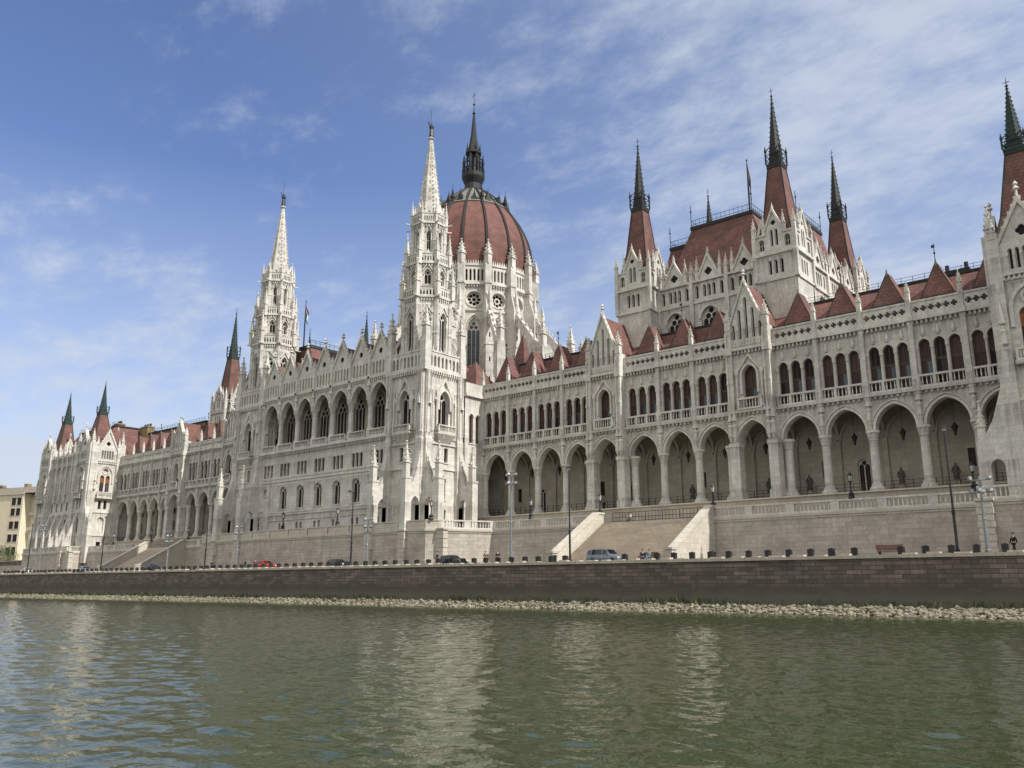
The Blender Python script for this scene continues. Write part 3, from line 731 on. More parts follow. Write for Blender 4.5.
    rf.bar((-139.5, 102, 51.2), (-139.5, 120, 51.2), .05, 4); rf.bar((-139.5, 102, 50.8), (-139.5, 120, 50.8), .03, 4)
    rf.M('roof_tile'); rf.loft([[(-140, 104, 38.2), (-104, 104, 38.2), (-104, 122, 38.2), (-140, 122, 38.2)], [(-134, 108, 44), (-110, 108, 44), (-110, 119, 44), (-134, 119, 44)]])
    p.child('main_roof', rf)
    # link between tower and right wing
    FL = Fr(-94.85, 102.8, 1, 0)
    facade(p, FL, (-2.3, 2.2, 8, 33), [(-.8, .95, 25.3, 29.6, .6, 'wood'), (.75, .95, 25.3, 29.6, .6, 'wood'), (0, 1.6, 14, 17.5, 1, 'twin')], 0, .5)
    g.M('limestone'); g.box(-104, -95.4, 100.4, 105.4, 8, 33); fbox(g, FL, -2.3, 2.2, 33.0, 33.5, -.3, .4); fbox(g, FL, -2.3, 2.2, 33.5, 35.3, -.3, .2)
    g.M('roof_tile'); g.frus(-99.5, 108, 6, 33.5, .1, 41)
    return p.done()
loggia()

# ---- dome
def dome():
    p = P('dome', 'sixteen sided drum with ribbed red dome and dark lantern spire'); g = p.g
    cx, cy, n = -121.8, 130.8, 16; R = 13.2
    vis = [k for k in range(n) if math.cos(2 * PI * k / n - math.radians(-47)) > -.15]
    for k in range(n):
        F, fw = octface(cx, cy, R, k, n)
        g.M('limestone')
        if k in vis:
            facade(p, F, (-fw / 2, fw / 2, 30, 62.2), [(0, 2.7, 43.5, 52.8, 2.5, 'trio'), (0, 3.1, 0, 59.2, 0, 'rose')], 0, .7)
            g.M('carved'); band(g, F, 0, 3.3, 52.8, 2.9, .3, -.02, .45, 8, 9); fbox(g, F, -fw / 2, fw / 2, 56.6, 56.95, 0, .3)
        else: panel(g, F, rect(-fw / 2, fw / 2, 30, 62.2), (), 0, .5)
        # arcade gallery
        g.M('limestone'); fbox(g, F, -fw / 2, fw / 2, 62.203, 62.7, -.8, .45); dentils(g, F, -fw / 2, fw / 2, 61.7, 62.2, 0, .35, .55, .25)
        wl = [(-1.62 + .81 * j, .5, 63.1, 65.3, .3, 'slit') for j in range(5)]
        facade(p, F, (-fw / 2, fw / 2, 62.703, 66.3), wl, .1, .5, False)
        g.M('carved'); fbox(g, F, -fw / 2, fw / 2, 66.303, 66.55, -.4, .3)
        for j in range(8): panel(g, F, [(-2 + .5 * j, 66.55), (-1.5 + .5 * j, 66.55), (-1.75 + .5 * j, 67.6)], (), .2, .2, True, True)
        # buttress at the corner
        a = 2 * PI * k / n + PI / n; ca, sa = math.cos(a), math.sin(a)
        FB = Fr(cx + R * ca, cy + R * sa, ca, sa)
        g.M('limestone'); fbox(g, FB, -.8, .8, 30, 57, -.5, 2.5); fbox(g, FB, -.65, .65, 57, 66.5, -.5, 1.3); 
        g.loft([[FB.p(-.8, 57, 2.5), FB.p(.8, 57, 2.5), FB.p(.8, 57, -.5), FB.p(-.8, 57, -.5)], [FB.p(-.6, 60.5, 1.3), FB.p(.6, 60.5, 1.3), FB.p(.6, 60.5, -.5), FB.p(-.6, 60.5, -.5)]])
        g.M('carved'); x, y, _ = FB.p(0, 0, 2.2); g.frus(x, y, .6, 56.5, .5, 58); g.frus(x, y, .6, 58, .04, 61.5)
        fbox(g, FB, -.9, .9, 49, 49.3, -.4, 2.6); fbox(g, FB, -.75, .75, 62.2, 62.7, 0, 1.45)
        g.M('pane_dark')
        for zz in (41.5, 45.5, 50.5, 53.5): fbox(g, FB, -.14, .14, zz, zz + 1.0, 2.45, 2.506)
        x, y, _ = FB.p(0, 0, .75); pg = G('carved'); pinn(pg, x, y, 66.5, 5.4, 1.15); p.child('pinnacle', pg)
        # outer flying buttress
        if k in vis or k in (2, 3, 4):
            fg = G('limestone'); FS = Fr(cx + R * ca, cy + R * sa, -sa, ca)
            s = 1 if FS.u[0] * ca + FS.u[1] * sa > 0 else -1
            top = [(s * (2.2 + 7.6 * t), 56.8 - 9.2 * t) for t in (0, .25, .5, .75, 1)]; bot = [(s * (2.2 + 7.6 * t), 53.6 - 3.5 * t - 9.5 * t ** 2.4) for t in (1, .75, .5, .25, 0)]
            panel(fg, FS, top + bot, (), .4, .8, True, True)
            for j in range(6):
                t = (j + .5) / 6; q = FS.p(s * (2.2 + 7.6 * t), 56.9 - 9.2 * t, 0); fg.box(q[0] - .2, q[0] + .2, q[1] - .2, q[1] + .2, q[2] - .1, q[2] + .4)
            q = FS.p(s * 10.4, 0, 0); fg.frus(q[0], q[1], 1.2, 30, 1.1, 47.5, 4, a + PI / 4)
            fg.M('carved'); pinn(fg, q[0], q[1], 47.5, 6.5, 1.1); p.child('flying_buttress', fg)
    # lower ring roof round the drum
    g.M('roof_tile'); g.lathe(cx, cy, [(26, 36), (13, 42)], 16, PI / 16, False)
    # shell
    prof = [(66.4, 13.0), (69.5, 13.1), (72, 13.0), (74, 12.7), (76, 12.15), (78, 11.35), (80, 10.35), (81.6, 9.3), (82.8, 8.35)]
    sh = G('dome_tile'); sh.lathe(cx, cy, [(r, z) for z, r in prof], 16, PI / 16, False)
    sh2 = G('copper_grey'); sh2.lathe(cx, cy, [(8.35, 82.8), (8.5, 83.0), (6.9, 84.7), (5.2, 86.4), (3.6, 87.8), (2.2, 88.8)], 16, PI / 16)
    p.child('shell', sh); p.child('crown', sh2)
    for k in range(n):
        a = 2 * PI * k / n + PI / n; ca, sa = math.cos(a), math.sin(a); rg = G('copper_dark')
        for s, w in ((0, .3),):
            pts = [(cx + (r + .06) * ca, cy + (r + .06) * sa, z) for z, r in prof] + [(cx + 6.95 * ca, cy + 6.95 * sa, 84.7), (cx + 5.25 * ca, cy + 5.25 * sa, 86.4), (cx + 3.65 * ca, cy + 3.65 * sa, 87.8), (cx + 2.3 * ca, cy + 2.3 * sa, 88.7)]
            rg.tube(pts, w, 6)
        p.child('rib', rg)
        # dark dormers and cresting spikes round the crown
        dg = G('copper_dark'); b = 2 * PI * k / n; F = Fr(cx + 7.75 * math.cos(b), cy + 7.75 * math.sin(b), math.cos(b), math.sin(b))
        dg.loft([[F.p(-.85, 82.9, .3), F.p(.85, 82.9, .3), F.p(.85, 82.9, -1), F.p(-.85, 82.9, -1)], [F.p(-.03, 85.3, .2), F.p(.03, 85.3, .2), F.p(.03, 85.3, -1.8), F.p(-.03, 85.3, -1.8)]])
        dg.frus(*F.p(0, 0, 0)[:2], .14, 84.8, .03, 86.3)
        if k % 2 == 0:
            x, y = cx + 8.3 * ca, cy + 8.3 * sa; dg.frus(x, y, .4, 82.2, .35, 84.0); dg.frus(x, y, .55, 84.0, .05, 86.2); dg.bar((x, y, 86), (x, y, 87.2), .05)
        p.child('dormer', dg)
    lg = G('copper_dark')
    lg.lathe(cx, cy, [(2.3, 88.4), (2.0, 89), (1.9, 90.4), (2.45, 91.6), (2.6, 92.0), (2.6, 92.9), (2.0, 93.1)], 16)
    for k in range(16):
        a = 2 * PI * k / 16; lg.bar((cx + 2.5 * math.cos(a), cy + 2.5 * math.sin(a), 92.8), (cx + 2.5 * math.cos(a), cy + 2.5 * math.sin(a), 94.2), .07, 4)
    lg.lathe(cx, cy, [(2.5, 94.05), (2.58, 94.15), (2.5, 94.25)], 16, 0, False)
    for k in range(8):
        a = 2 * PI * k / 8 + PI / 8; ca, sa = math.cos(a), math.sin(a)
        lg.bar((cx + 1.65 * ca, cy + 1.65 * sa, 93), (cx + 1.45 * ca, cy + 1.45 * sa, 98.4), .2, 5)
        lg.frus(cx + 2.3 * ca, cy + 2.3 * sa, .3, 92.9, .25, 95.2); lg.frus(cx + 2.3 * ca, cy + 2.3 * sa, .4, 95.2, .03, 97.6)
        lg.tube([(cx + 2.25 * ca, cy + 2.25 * sa, 94.8), (cx + 2.1 * ca, cy + 2.1 * sa, 96.3), (cx + 1.5 * ca, cy + 1.5 * sa, 97)], .12, 4)
        lg.frus(cx + 1.55 * ca, cy + 1.55 * sa, .3, 98.2, .03, 100.6)
    lg.lathe(cx, cy, [(.9, 93), (.9, 98)], 8)
    lg.lathe(cx, cy, [(1.9, 98), (1.9, 98.5), (1.35, 98.9), (.75, 102.5), (.22, 108.3)], 8, PI / 8)
    lg.lathe(cx, cy, [(.1, 108), (.42, 108.4), (.1, 108.9), (.09, 110.4), (.3, 110.7), (.08, 111), (.05, 114)], 8)
    lg.bar((cx - .6, cy, 113), (cx + .6, cy, 113), .05, 4)
    p.child('lantern_spire', lg)
    return p.done()
dome()

# ---- spire with red tiled base used on the chambers and the end pavilions
def tile_spire(g, x, y, z0, h0, z1, h1, ztip, green, gal=True):
    k = 1.4142
    g.M('roof_tile'); g.loft([[(x - h, y - h, z), (x + h, y - h, z), (x + h, y + h, z), (x - h, y + h, z)] for z, h in ((z0, h0), (z0 + (z1 - z0) * .35, h0 + (h1 - h0) * .5), (z1, h1))])
    c = 'copper_green' if green else 'copper_dark'
    g.M(c)
    for sx in (-1, 1):
        for sy in (-1, 1):
            pts = [(x + sx * h, y + sy * h, z) for z, h in ((z0, h0), (z0 + (z1 - z0) * .35, h0 + (h1 - h0) * .5), (z1, h1))]; g.tube(pts, .1, 4)
    g.frus(x, y, h1 * k * 1.12, z1, h1 * k * 1.12, z1 + .4); g.frus(x, y, h1 * k * 1.16, z1 + .4, h1 * k * 1.16, z1 + .7)
    H = ztip - z1
    g.frus(x, y, h1 * k * .85, z1 + .7, h1 * k * .7, z1 + H * .2)
    for a in range(4):
        q = PI / 4 + a * PI / 2; px, py = x + h1 * k * 1.15 * math.cos(q), y + h1 * k * 1.15 * math.sin(q)
        g.bar((px, py, z1 + .7), (px, py, z1 + H * .2), .13, 4); g.frus(px, py, .2, z1 + H * .2, .02, z1 + H * .27)
        px2, py2 = x + h1 * k * 1.15 * math.cos(q + PI / 2), y + h1 * k * 1.15 * math.sin(q + PI / 2)
        for zz in (.16, .10): g.bar((px, py, z1 + H * zz), (px2, py2, z1 + H * zz), .06, 4)
        g.tube([(px, py, z1 + H * .17), (x + (px - x) * .8, y + (py - y) * .8, z1 + H * .235), (x + (px - x) * .4, y + (py - y) * .4, z1 + H * .26)], .08, 4)
        F = Fr(x, y, math.cos(a * PI / 2), math.sin(a * PI / 2)); panel(g, F, [(-h1 * .6, z1 + H * .17), (h1 * .6, z1 + H * .17), (0, z1 + H * .31)], (), h1 * .82, h1 * .3)
    crock_spire(g, x, y, h1 * .92, z1 + H * .19, .07, ztip - H * .12, 8, PI / 8, 12, .085)
    g.lathe(x, y, [(.05, ztip - H * .13), (.2, ztip - H * .11), (.05, ztip - H * .09), (.04, ztip - .5)], 6); g.bar((x, y, ztip - 1), (x, y, ztip), .04, 4)
    g.bar((x - .3, y, ztip - .6), (x + .3, y, ztip - .6), .04, 4)

def chamber(xl, xr, lab, full, dz=0, yb=137.6):
    p = P('chamber', lab); g = p.g
    yf = 113.0; hw = 2.95; n0 = len(REG)
    corners = [(xl, yf), (xr, yf), (xr, yb), (xl, yb)]
    for ci, (x, y) in enumerate(corners):
        g.M('limestone'); g.box(x - hw + .5, x + hw - .5, y - hw + .5, y + hw - .5, 30, 51)
        for F in (Fr(x, y - hw, 0, -1), Fr(x + hw, y, 1, 0), Fr(x, y + hw, 0, 1), Fr(x - hw, y, -1, 0)):
            seen = F.n[1] < -.5 or F.n[0] > .5; g.M('limestone')
            wl = [(k * .85, .5, 44.9, 46.7, .3, 'slit') for k in (-1, 0, 1)] if seen else []
            facade(p, F, (-hw, hw, 30, 47.7), wl, 0, .4, False)
            for z, e in ((43.9, .18), (47.7, .35)): fbox(g, F, -hw - .1, hw + .1, z + .002, z + .3, -.3, e)
            wl2 = [(k * 1.9, .8, 48.6, 49.9, .4, 'slit') for k in (-1, 1)] + [(-.35, .45, 49.0, 51.2, .3, 'slit'), (.35, .45, 49.0, 51.2, .3, 'slit')] if seen else []
            facade(p, F, [(-hw, 48.003), (hw, 48.003), (hw, 50.7), (1.25, 50.7), (1.15, 51.6), (0, 54.3), (-1.15, 51.6), (-1.25, 50.7), (-hw, 50.7)], wl2 + ([(0, .8, 0, 52.5, 0, 'foil')] if seen else []), .05, .4, False)
            g.M('carved'); fbox(g, F, -hw, -1.25, 50.703, 50.95, -.3, .2); fbox(g, F, 1.25, hw, 50.703, 50.95, -.3, .2)
            for s in (-1, 1): panel(g, F, [(s * 1.5, 51.3), (0, 54.8), (0, 54.2), (s * 1.15, 51.5)], (), .25, .55, True, True)
            if seen:
                for s in (-1, 1):
                    pg = G('carved'); q = F.p(s * 1.45, 0, 0); pinn(pg, q[0], q[1], 50.7, 3.4, .45); p.child('pinnacle', pg)
                pg = G('carved'); q = F.p(0, 0, 0); pinn(pg, q[0], q[1], 54.0, 1.6, .3, False); p.child('pinnacle', pg)
        for sx in (-1, 1):
            for sy in (-1, 1):
                g.M('limestone'); g.frus(x + sx * hw, y + sy * hw, .4, 44, .4, 50.8); pg = G('carved'); pinn(pg, x + sx * hw, y + sy * hw, 50.8, 3.0, .5); p.child('pinnacle', pg)
        sg = G(); tile_spire(sg, x, y, 50.6, 2.45, 61.8, .98, 75.2, not full); p.child('spire', sg)
    # main walls
    for F, L in ((Fr((xl + xr) / 2, yf - .3, 0, -1), xr - xl - 2 * hw), (Fr(xr + 2.6, (yf + yb) / 2, 1, 0), yb - yf - 2 * hw)):
        h = L / 2; n = 3; bw = L / n
        wl = []
        for i in range(n):
            m = -h + bw * (i + .5)
            wl += [(m, 3.0, 38, 41.6, 1.7, 'trio')]
            wl += [(m + k * .78, .5, 45.0, 46.6, .3, 'slit') for k in (-1, 0, 1)] + [(m + s * 2.05, .55, 44.9, 46.6, .35, 'slit') for s in (-1, 1)]
        g.M('limestone'); facade(p, F, (-h, h, 30, 47.4), wl, 0, .45, False)
        fbox(g, F, -h, h, 44.1, 44.4, 0, .25); fbox(g, F, -h, h, 47.403, 47.75, -.6, .3)
        for i in range(n):
            m = -h + bw * (i + .5); g.M('limestone')
            facade(p, F, [(m - 1.6, 47.753), (m + 1.6, 47.753), (m + 1.6, 48.3), (m, 51.4), (m - 1.6, 48.3)], [(m, 1.3, 0, 48.9, 0, 'foil')], .05, .4, False)
            g.M('carved')
            for s in (-1, 1): panel(g, F, [(m + s * 1.9, 48.0), (m, 51.9), (m, 51.3), (m + s * 1.55, 48.2)], (), .25, .6, True, True)
            band(g, F, m, 3.0, 41.6, 1.7, .3, -.02, .3, 8)
            for a_, z_, h_, w_ in ((m, 51.5, 1.4, .3), (m - 1.9, 47.7, 4.0, .5), (m + 1.9, 47.7, 4.0, .5), (m - bw / 2, 47.7, 3.4, .55)):
                q = F.p(a_, 0, -.05); pg = G('carved'); pinn(pg, q[0], q[1], z_, h_, w_); p.child('pinnacle', pg)
            fbox(g, F, m - bw / 2 - .3, m - bw / 2 + .3, 36, 47.4, 0, .35)
    g.M('limestone'); g.box(xl, xr + 2.1, yf + .4, yb, 30, 47.3)
    # crossing mansard roofs with flat leads and railings
    rf = G('roof_tile'); cxm = (xl + xr) / 2
    def mans(x0, x1, y0, y1, ix, iy, z0, z1):
        rr = [[(x0 + ix * t, y0 + iy * t, z), (x1 - ix * t, y0 + iy * t, z), (x1 - ix * t, y1 - iy * t, z), (x0 + ix * t, y1 - iy * t, z)] for z, t in ((z0, 0), (z0 + (z1 - z0) * .3, .5), (z1, 1))]
        rf.M('roof_tile').loft(rr); a, b, c, d = x0 + ix, x1 - ix, y0 + iy, y1 - iy
        rf.M('copper_dark').box(a - .15, b + .15, c - .15, d + .15, z1 + .002, z1 + .55)
        rf.M('black_iron')
        for (p0, p1) in (((a, c), (b, c)), ((b, c), (b, d)), ((b, d), (a, d)), ((a, d), (a, c))):
            for zz in (.9, 1.6): rf.bar((*p0, z1 + zz), (*p1, z1 + zz), .04, 4)
            l = math.hypot(p1[0] - p0[0], p1[1] - p0[1]); m = int(l / .7)
            for i in range(m): t = i / m; rf.bar((p0[0] + (p1[0] - p0[0]) * t, p0[1] + (p1[1] - p0[1]) * t, z1 + .5), (p0[0] + (p1[0] - p0[0]) * t, p0[1] + (p1[1] - p0[1]) * t, z1 + 1.65), .03, 3)
            rf.bar((*p0, z1), (*p0, z1 + 4.2), .06, 4); rf.lathe(*p0, [(.02, z1 + 3), (.2, z1 + 3.2), (.02, z1 + 3.4)], 5)
    mans(xl + 1.6, xr - .2, yf + .4, yb - .4, 5.6, 3.2, 47.75, 57.9)
    mans(xl - 1.6, xr + 2.4, yf + 4.4, yb - 4.4, 2.8, 3.0, 47.75, 57.1)
    p.child('mansard_roof', rf)
    if dz:
        for gg in [p.g] + [c[1] for c in p.sub]: gg.v = [(v[0], v[1], v[2] + dz) for v in gg.v]
    return p.done()
chamber(-68.0, -44.7, 'right hall block with four red and black corner spires', True)
chamber(-185.8, -162.4, 'left hall block half hidden behind the left river tower', False, -4.6, 135.5)

# ---- end pavilions
def pavilion(x_in, left, ztip, lab, W=8.4, L=32.4, off=0, W2=None):
    p = P('end_pavilion', lab); g = p.g; sgn = -1 if left else 1
    xa, xb = sorted((x_in, x_in + sgn * W)); yf = 97.2; dep = 8.2
    def corner(xa, xb, right_face):
        cx = (xa + xb) / 2; cy = yf + dep / 2
        g.M('limestone'); g.box(xa + 1, xb - 1, yf + 1, yf + dep - 1, 8, 37)
        fl = [(Fr(cx, yf, 0, -1), (xb - xa) / 2, True), (Fr(xb, cy, 1, 0), dep / 2, right_face), (Fr(xa, cy, -1, 0), dep / 2, False), (Fr(cx, yf + dep, 0, 1), (xb - xa) / 2, False)]
        for F, h, seen in fl:
            g.M('limestone')
            if seen:
                wl = [(-.72, 1.05, 26.0, 29.6, .6, 'orange'), (.72, 1.05, 26.0, 29.6, .6, 'orange'), (0, 1.3, 0, 31.35, 0, 'rose'), (-.7, .75, 21.6, 23.8, 0, 'rect'), (.7, .75, 21.6, 23.8, 0, 'rect'), (0, 1.7, 15.8, 18.7, .9, 'twin'), (0, 1.1, 12.2, 13.4, 0, 'rect'),
                      (3.0, .6, 26.2, 29.2, .4, 'wood'), (2.3, .6, 26.2, 29.2, .4, 'wood')] if False else [(-.72, 1.05, 26.0, 29.6, .6, 'orange'), (.72, 1.05, 26.0, 29.6, .6, 'orange'), (0, 1.3, 0, 31.35, 0, 'rose'), (-.7, .75, 21.6, 23.8, 0, 'rect'), (.7, .75, 21.6, 23.8, 0, 'rect'), (0, 1.7, 15.8, 18.7, .9, 'twin'), (0, 1.1, 12.2, 13.4, 0, 'rect')]
                facade(p, F, (-h, h, 8, 34.0), wl, 0, .55, False)
                g.M('carved'); band(g, F, 0, 3.4, 30.2, 2.3, .35, -.02, .3, 10, 2)
                bg = G('carved'); baluster_run(bg, F, -1.9, 1.9, 24.6, 25.9, .7, .25, .3); p.child('balustrade', bg)
                g.M('limestone'); fbox(g, F, -2, 2, 24.2, 24.6, -.1, .9)
            else: facade(p, F, (-h, h, 8, 34), [], 0, .55)
            g.M('limestone')
            for z, e in ((14.8, .15), (20.6, .18), (25.1, .12), (33.2, .2), (33.7, .4)): fbox(g, F, -h - .1, h + .1, z + .003, z + .28, -.2, e)
            dentils(g, F, -h, h, 33.25, 33.7, .1, .33, .45, .2)
            for s in (-1, 1):
                g.M('limestone'); fbox(g, F, s * 2.75 - .32, s * 2.75 + .32, 8, 36.5, -.1, .5); fbox(g, F, s * (h - .5) - .58, s * (h - .5) + .58, 8, 38.5 + .01 * F.n[0], -.1, .48)
                if seen: 
                    q = F.p(s * 2.75, 0, .15); pg = G('carved'); pinn(pg, q[0], q[1], 36.5, 3.6, .6); p.child('pinnacle', pg)
                    q = F.p(s * 2.75, 0, .7); g.M('carved'); g.frus(q[0], q[1], .42, 28.6, .05, 31); figure(g, q[0], q[1], 26.4, 2.0)
                g.M('limestone')
                panel(g, F, rect(*sorted((s * 2.45, s * h)), 34.0, 36.9), [arch(s * (2.85 + .42 * j), .26, 34.6, 36.0, .2, 3) for j in range(int((h - 3.0) / .36))], .05, .3, True, True)
            wl = [(-1.3 + .65 * j, .42, 34.4, 36.4, .25, 'slit') for j in range(5)] + [(0, 1.2, 0, 38.4, 0, 'foil')]
            facade(p, F, [(-2.45, 34.003), (2.45, 34.003), (2.45, 36.6), (0, 41.4), (-2.45, 36.6)], wl if seen else [], .1, .45, False)
            g.M('carved')
            for s in (-1, 1):
                panel(g, F, [(s * 2.7, 36.3), (s * 2.7, 36.9), (0, 42.2), (0, 41.4)], (), .38, .8, True, True)
                for j in range(7): t = (j + .5) / 7; fbox(g, F, s * 2.6 * (1 - t) - .13, s * 2.6 * (1 - t) + .13, 36.9 + 5.2 * t, 37.3 + 5.2 * t, -.05, .2)
            q = F.p(0, 0, 0); g.lathe(q[0], q[1], [(.12, 42), (.12, 42.8), (.36, 43), (.1, 43.3), (.28, 43.5), (.03, 43.9)], 6)
        for sx in (xa + .3, xb - .3):
            for sy in (yf + .3, yf + dep - .3): pg = G('carved'); pinn(pg, sx, sy, 37.5, 4.6, .75); p.child('pinnacle', pg)
        sg = G(); tile_spire(sg, cx - (off if right_face else 0), cy, 37.0, min(3.2, (xb - xa) / 2 - .2), ztip - 9.6, .95, ztip, True); p.child('spire', sg)
    corner(xa, xb, True)
    xs = xa if not left else xb; sg = -1 if not left else 1; g.M('limestone')
    panel(g, Fr(0, yf - .35), [(xs + sg * 3.2, 8), (xs - sg * .3, 8), (xs - sg * .3, 25.5), (xs + sg * .5, 22), (xs + sg * 1.5, 19), (xs + sg * 2.5, 17.2), (xs + sg * 3.2, 16.6)], [arch(xs + sg * 1.55, 1.3, 11.2, 14.2, .8)] if not left else (), 0, 1.1, True, True)
    pg = G('carved'); pinn(pg, xs + sg * 2.7, yf + .1, 16.6, 4.6, .75); p.child('pinnacle', pg)
    x_far = x_in + sgn * L
    W2 = W2 or W; xc, xd = sorted((x_far, x_far - sgn * W2)); corner(xc, xd, False)
    m0, m1 = (xd, xa) if left else (xb, xc)
    F = Fr(0, yf + .8); n = 5; bw = (m1 - m0) / n; wl = []
    for i in range(n):
        m = m0 + bw * (i + .5); wl += [(m, 1.1, 26, 29.8, .7, 'twin'), (m, 1.0, 21.6, 23.8, 0, 'rect'), (m, 1.2, 15.6, 18.8, .6, 'twin'), (m, 1.0, 12.1, 13.4, 0, 'rect')]
    g.M('limestone'); facade(p, F, (m0, m1, 8, 34), wl, 0, .5, False)
    for z, e in ((14.8, .15), (20.6, .18), (25.1, .12), (33.5, .45)): fbox(g, F, m0, m1, z, z + .3, -.1, e)
    panel(g, F, rect(m0, m1, 34.003, 36.9), [arch(m0 + .6 + (m1 - m0 - 1.2) * (j + .5) / 20, .36, 34.6, 36, .2, 3) for j in range(20)], .1, .35, True, True)
    for i in range(n + 1):
        a = m0 + bw * i; g.M('limestone'); fbox(g, F, a - .35, a + .35, 24, 37, -.1, .5)
        q = F.p(a, 0, .2); pg = G('carved'); pinn(pg, q[0], q[1], 36.9, 3.2, .6); p.child('pinnacle', pg)
    # flared buttresses along the river front
    for i in range(6):
        a = m0 - 1 + (m1 - m0 + 5) * i / 5
        FS = Fr(a - .4, yf, -1, 0); g.M('limestone')          # u = (0,-1): a runs toward the river
        top = [(.0 + 3.0 * t, 13.6 + 7.5 * (1 - t) ** 1.6) for t in [j / 8 for j in range(9)]]
        panel(g, FS, [(0, 8), (3.0, 8)] + top[::-1], (), 0, .8, True, True)
        pg = G('carved'); pinn(pg, a, yf - 2.7, 13.6, 3.2, .5); p.child('pinnacle', pg)
    g.M('limestone'); g.box(min(x_in, x_far) + .5, max(x_in, x_far) - .5, yf + 2, 150, 8, 36)
    rf = G('roof_tile'); a, b = min(x_in, x_far) + 1, max(x_in, x_far) - 1
    rf.loft([[(a, 99.5, 36), (b, 99.5, 36), (b, 148, 36), (a, 148, 36)], [(a + 3.5, 104.5, 44), (b - 3.5, 104.5, 44), (b - 3.5, 140, 44), (a + 3.5, 140, 44)]])
    rf.M('copper_dark').box(a + 3.3, b - 3.3, 104.3, 140, 44.003, 44.4); rf.M('black_iron')
    for x in np.arange(a + 3.5, b - 3.4, 1.2): rf.bar((x, 104.5, 44.4), (x, 104.5, 45.3), .035, 3)
    for zz in (44.9, 45.3): rf.bar((a + 3.5, 104.5, zz), (b - 3.5, 104.5, zz), .04, 3)
    p.child('main_roof', rf)
    if left:     # hall roof continuing behind the arcade, with brick chimneys
        hr = G('roof_tile'); hr.loft([[(-226, 108, 34), (-190, 108, 34), (-190, 130, 34), (-226, 130, 34)], [(-224, 111.5, 42.2), (-193.5, 111.5, 42.2), (-193.5, 128, 42.2), (-224, 128, 42.2)]])
        hr.M('copper_dark').box(-224.2, -193.3, 111.3, 128, 42.203, 42.6); hr.M('black_iron')
        for x in np.arange(-224, -193, 1.3): hr.bar((x, 111.5, 42.6), (x, 111.5, 43.5), .04, 3)
        for zz in (43.1, 43.5): hr.bar((-224, 111.5, zz), (-193.5, 111.5, zz), .04, 3)
        p.child('hall_roof', hr)
        for x, y, w, z1 in ((-236, 110, 2.2, 46.2), (-223.8, 112, 3.6, 44.2)):
            cg = G('brick_yellow'); cg.box(x - w / 2, x + w / 2, y - .9, y + .9, 41, z1); cg.box(x - w / 2 - .2, x + w / 2 + .2, y - 1.1, y + 1.1, z1 + .002, z1 + .35)
            for k in range(3): cg.M('copper_dark').frus(x - w / 2 + .4 + (w - .8) * k / 2, y, .3, z1 + .35, .28, z1 + 1.1, 8, 0)
            p.child('chimney', cg)
    else:
        hr = G('copper_dark'); hr.box(-25.5, -21.5, 113.5, 116, 38.85, 41.2)
        for x in (-25.1, -24.2, -22): hr.frus(x, 114.5, .25, 41.1, .25, 42.2, 8, 0)
        p.child('hall_roof', hr)
    return p.done()
pavilion(-222.4, True, 56.3, 'far left end pavilion with two dark red spires', 8.4, 29.6, 1.2, 6.0)
pavilion(-16.5, False, 58.0, 'right end pavilion cut by the edge of the view', 6.6, 32)
core = G('limestone'); core.box(-221, -20, 110.5, 150, 6, 33.4); core.M('roof_tile').box(-221, -20, 118, 150, 33.403, 35.5)
for x, y, r, z0, z1 in ((-95.2, 116, 2.6, 36, 47.2),): core.frus(x, y, r * 1.414, z0, .05, z1)
part('main_block', core)

# ---- 100 of a kind as parts, the rest as one
def score(g):
    v = np.array(g.v[:200]); lo, hi = v.min(0), v.max(0); c = (lo + hi) / 2; e = np.sort(hi - lo)
    d = np.linalg.norm(c - np.array(CAM)); return (e[2] * e[1]) / d ** 2
by = {}
for n_, par, g_ in REG: by.setdefault(n_, []).append((score(g_), par, g_))
for n_, lst in by.items():
    lst.sort(key=lambda t: -t[0])
    for _, par, g_ in lst[:100]: part(n_, g_, par)
    if len(lst) > 100:
        mg = G()
        for _, par, g_ in lst[100:]: mg.merge(g_)
        part(n_, mg)['kind'] = 'stuff'
print({k: len(v) for k, v in by.items()})

# ------------------------------------------------------------------ terrace wall, stairs
TZ = 10.75
terr = thing('terrace_wall', 'long ashlar retaining wall with white balustrade carrying the parliament terrace', 'retaining wall', (-100, 97.7, 5))
TB = (-100, 97.7, 5)
segs = [  # x0,y0,x1,y1, style
 (-248, 93.5, -221.5, 93.5, 'b'), (-221.5, 94.0, -221.5, 97.4, 'b'), (-221.5, 97.7, -190, 97.7, 'b'), (-174, 97.7, -157.5, 97.7, 'b'), (-157.5, 97.7, -153.7, 90.5, 'b'),
 (-153.7, 90.5, -152.1, 88.9, 's'), (-152.1, 88.9, -103.9, 88.9, 's'), (-103.9, 88.9, -91.5, 88.9, 's'), (-91.5, 88.9, -89.9, 90.5, 's'), (-89.9, 90.5, -86.1, 97.7, 'b'), (-86.1, 97.7, -67, 97.7, 'b'),
 (-50.5, 97.7, -19.5, 97.7, 'b'), (-19.5, 97.4, -19.5, 93.7, 's'), (-19.5, 93.2, 30, 93.2, 'b')]
tg = G('ashlar')
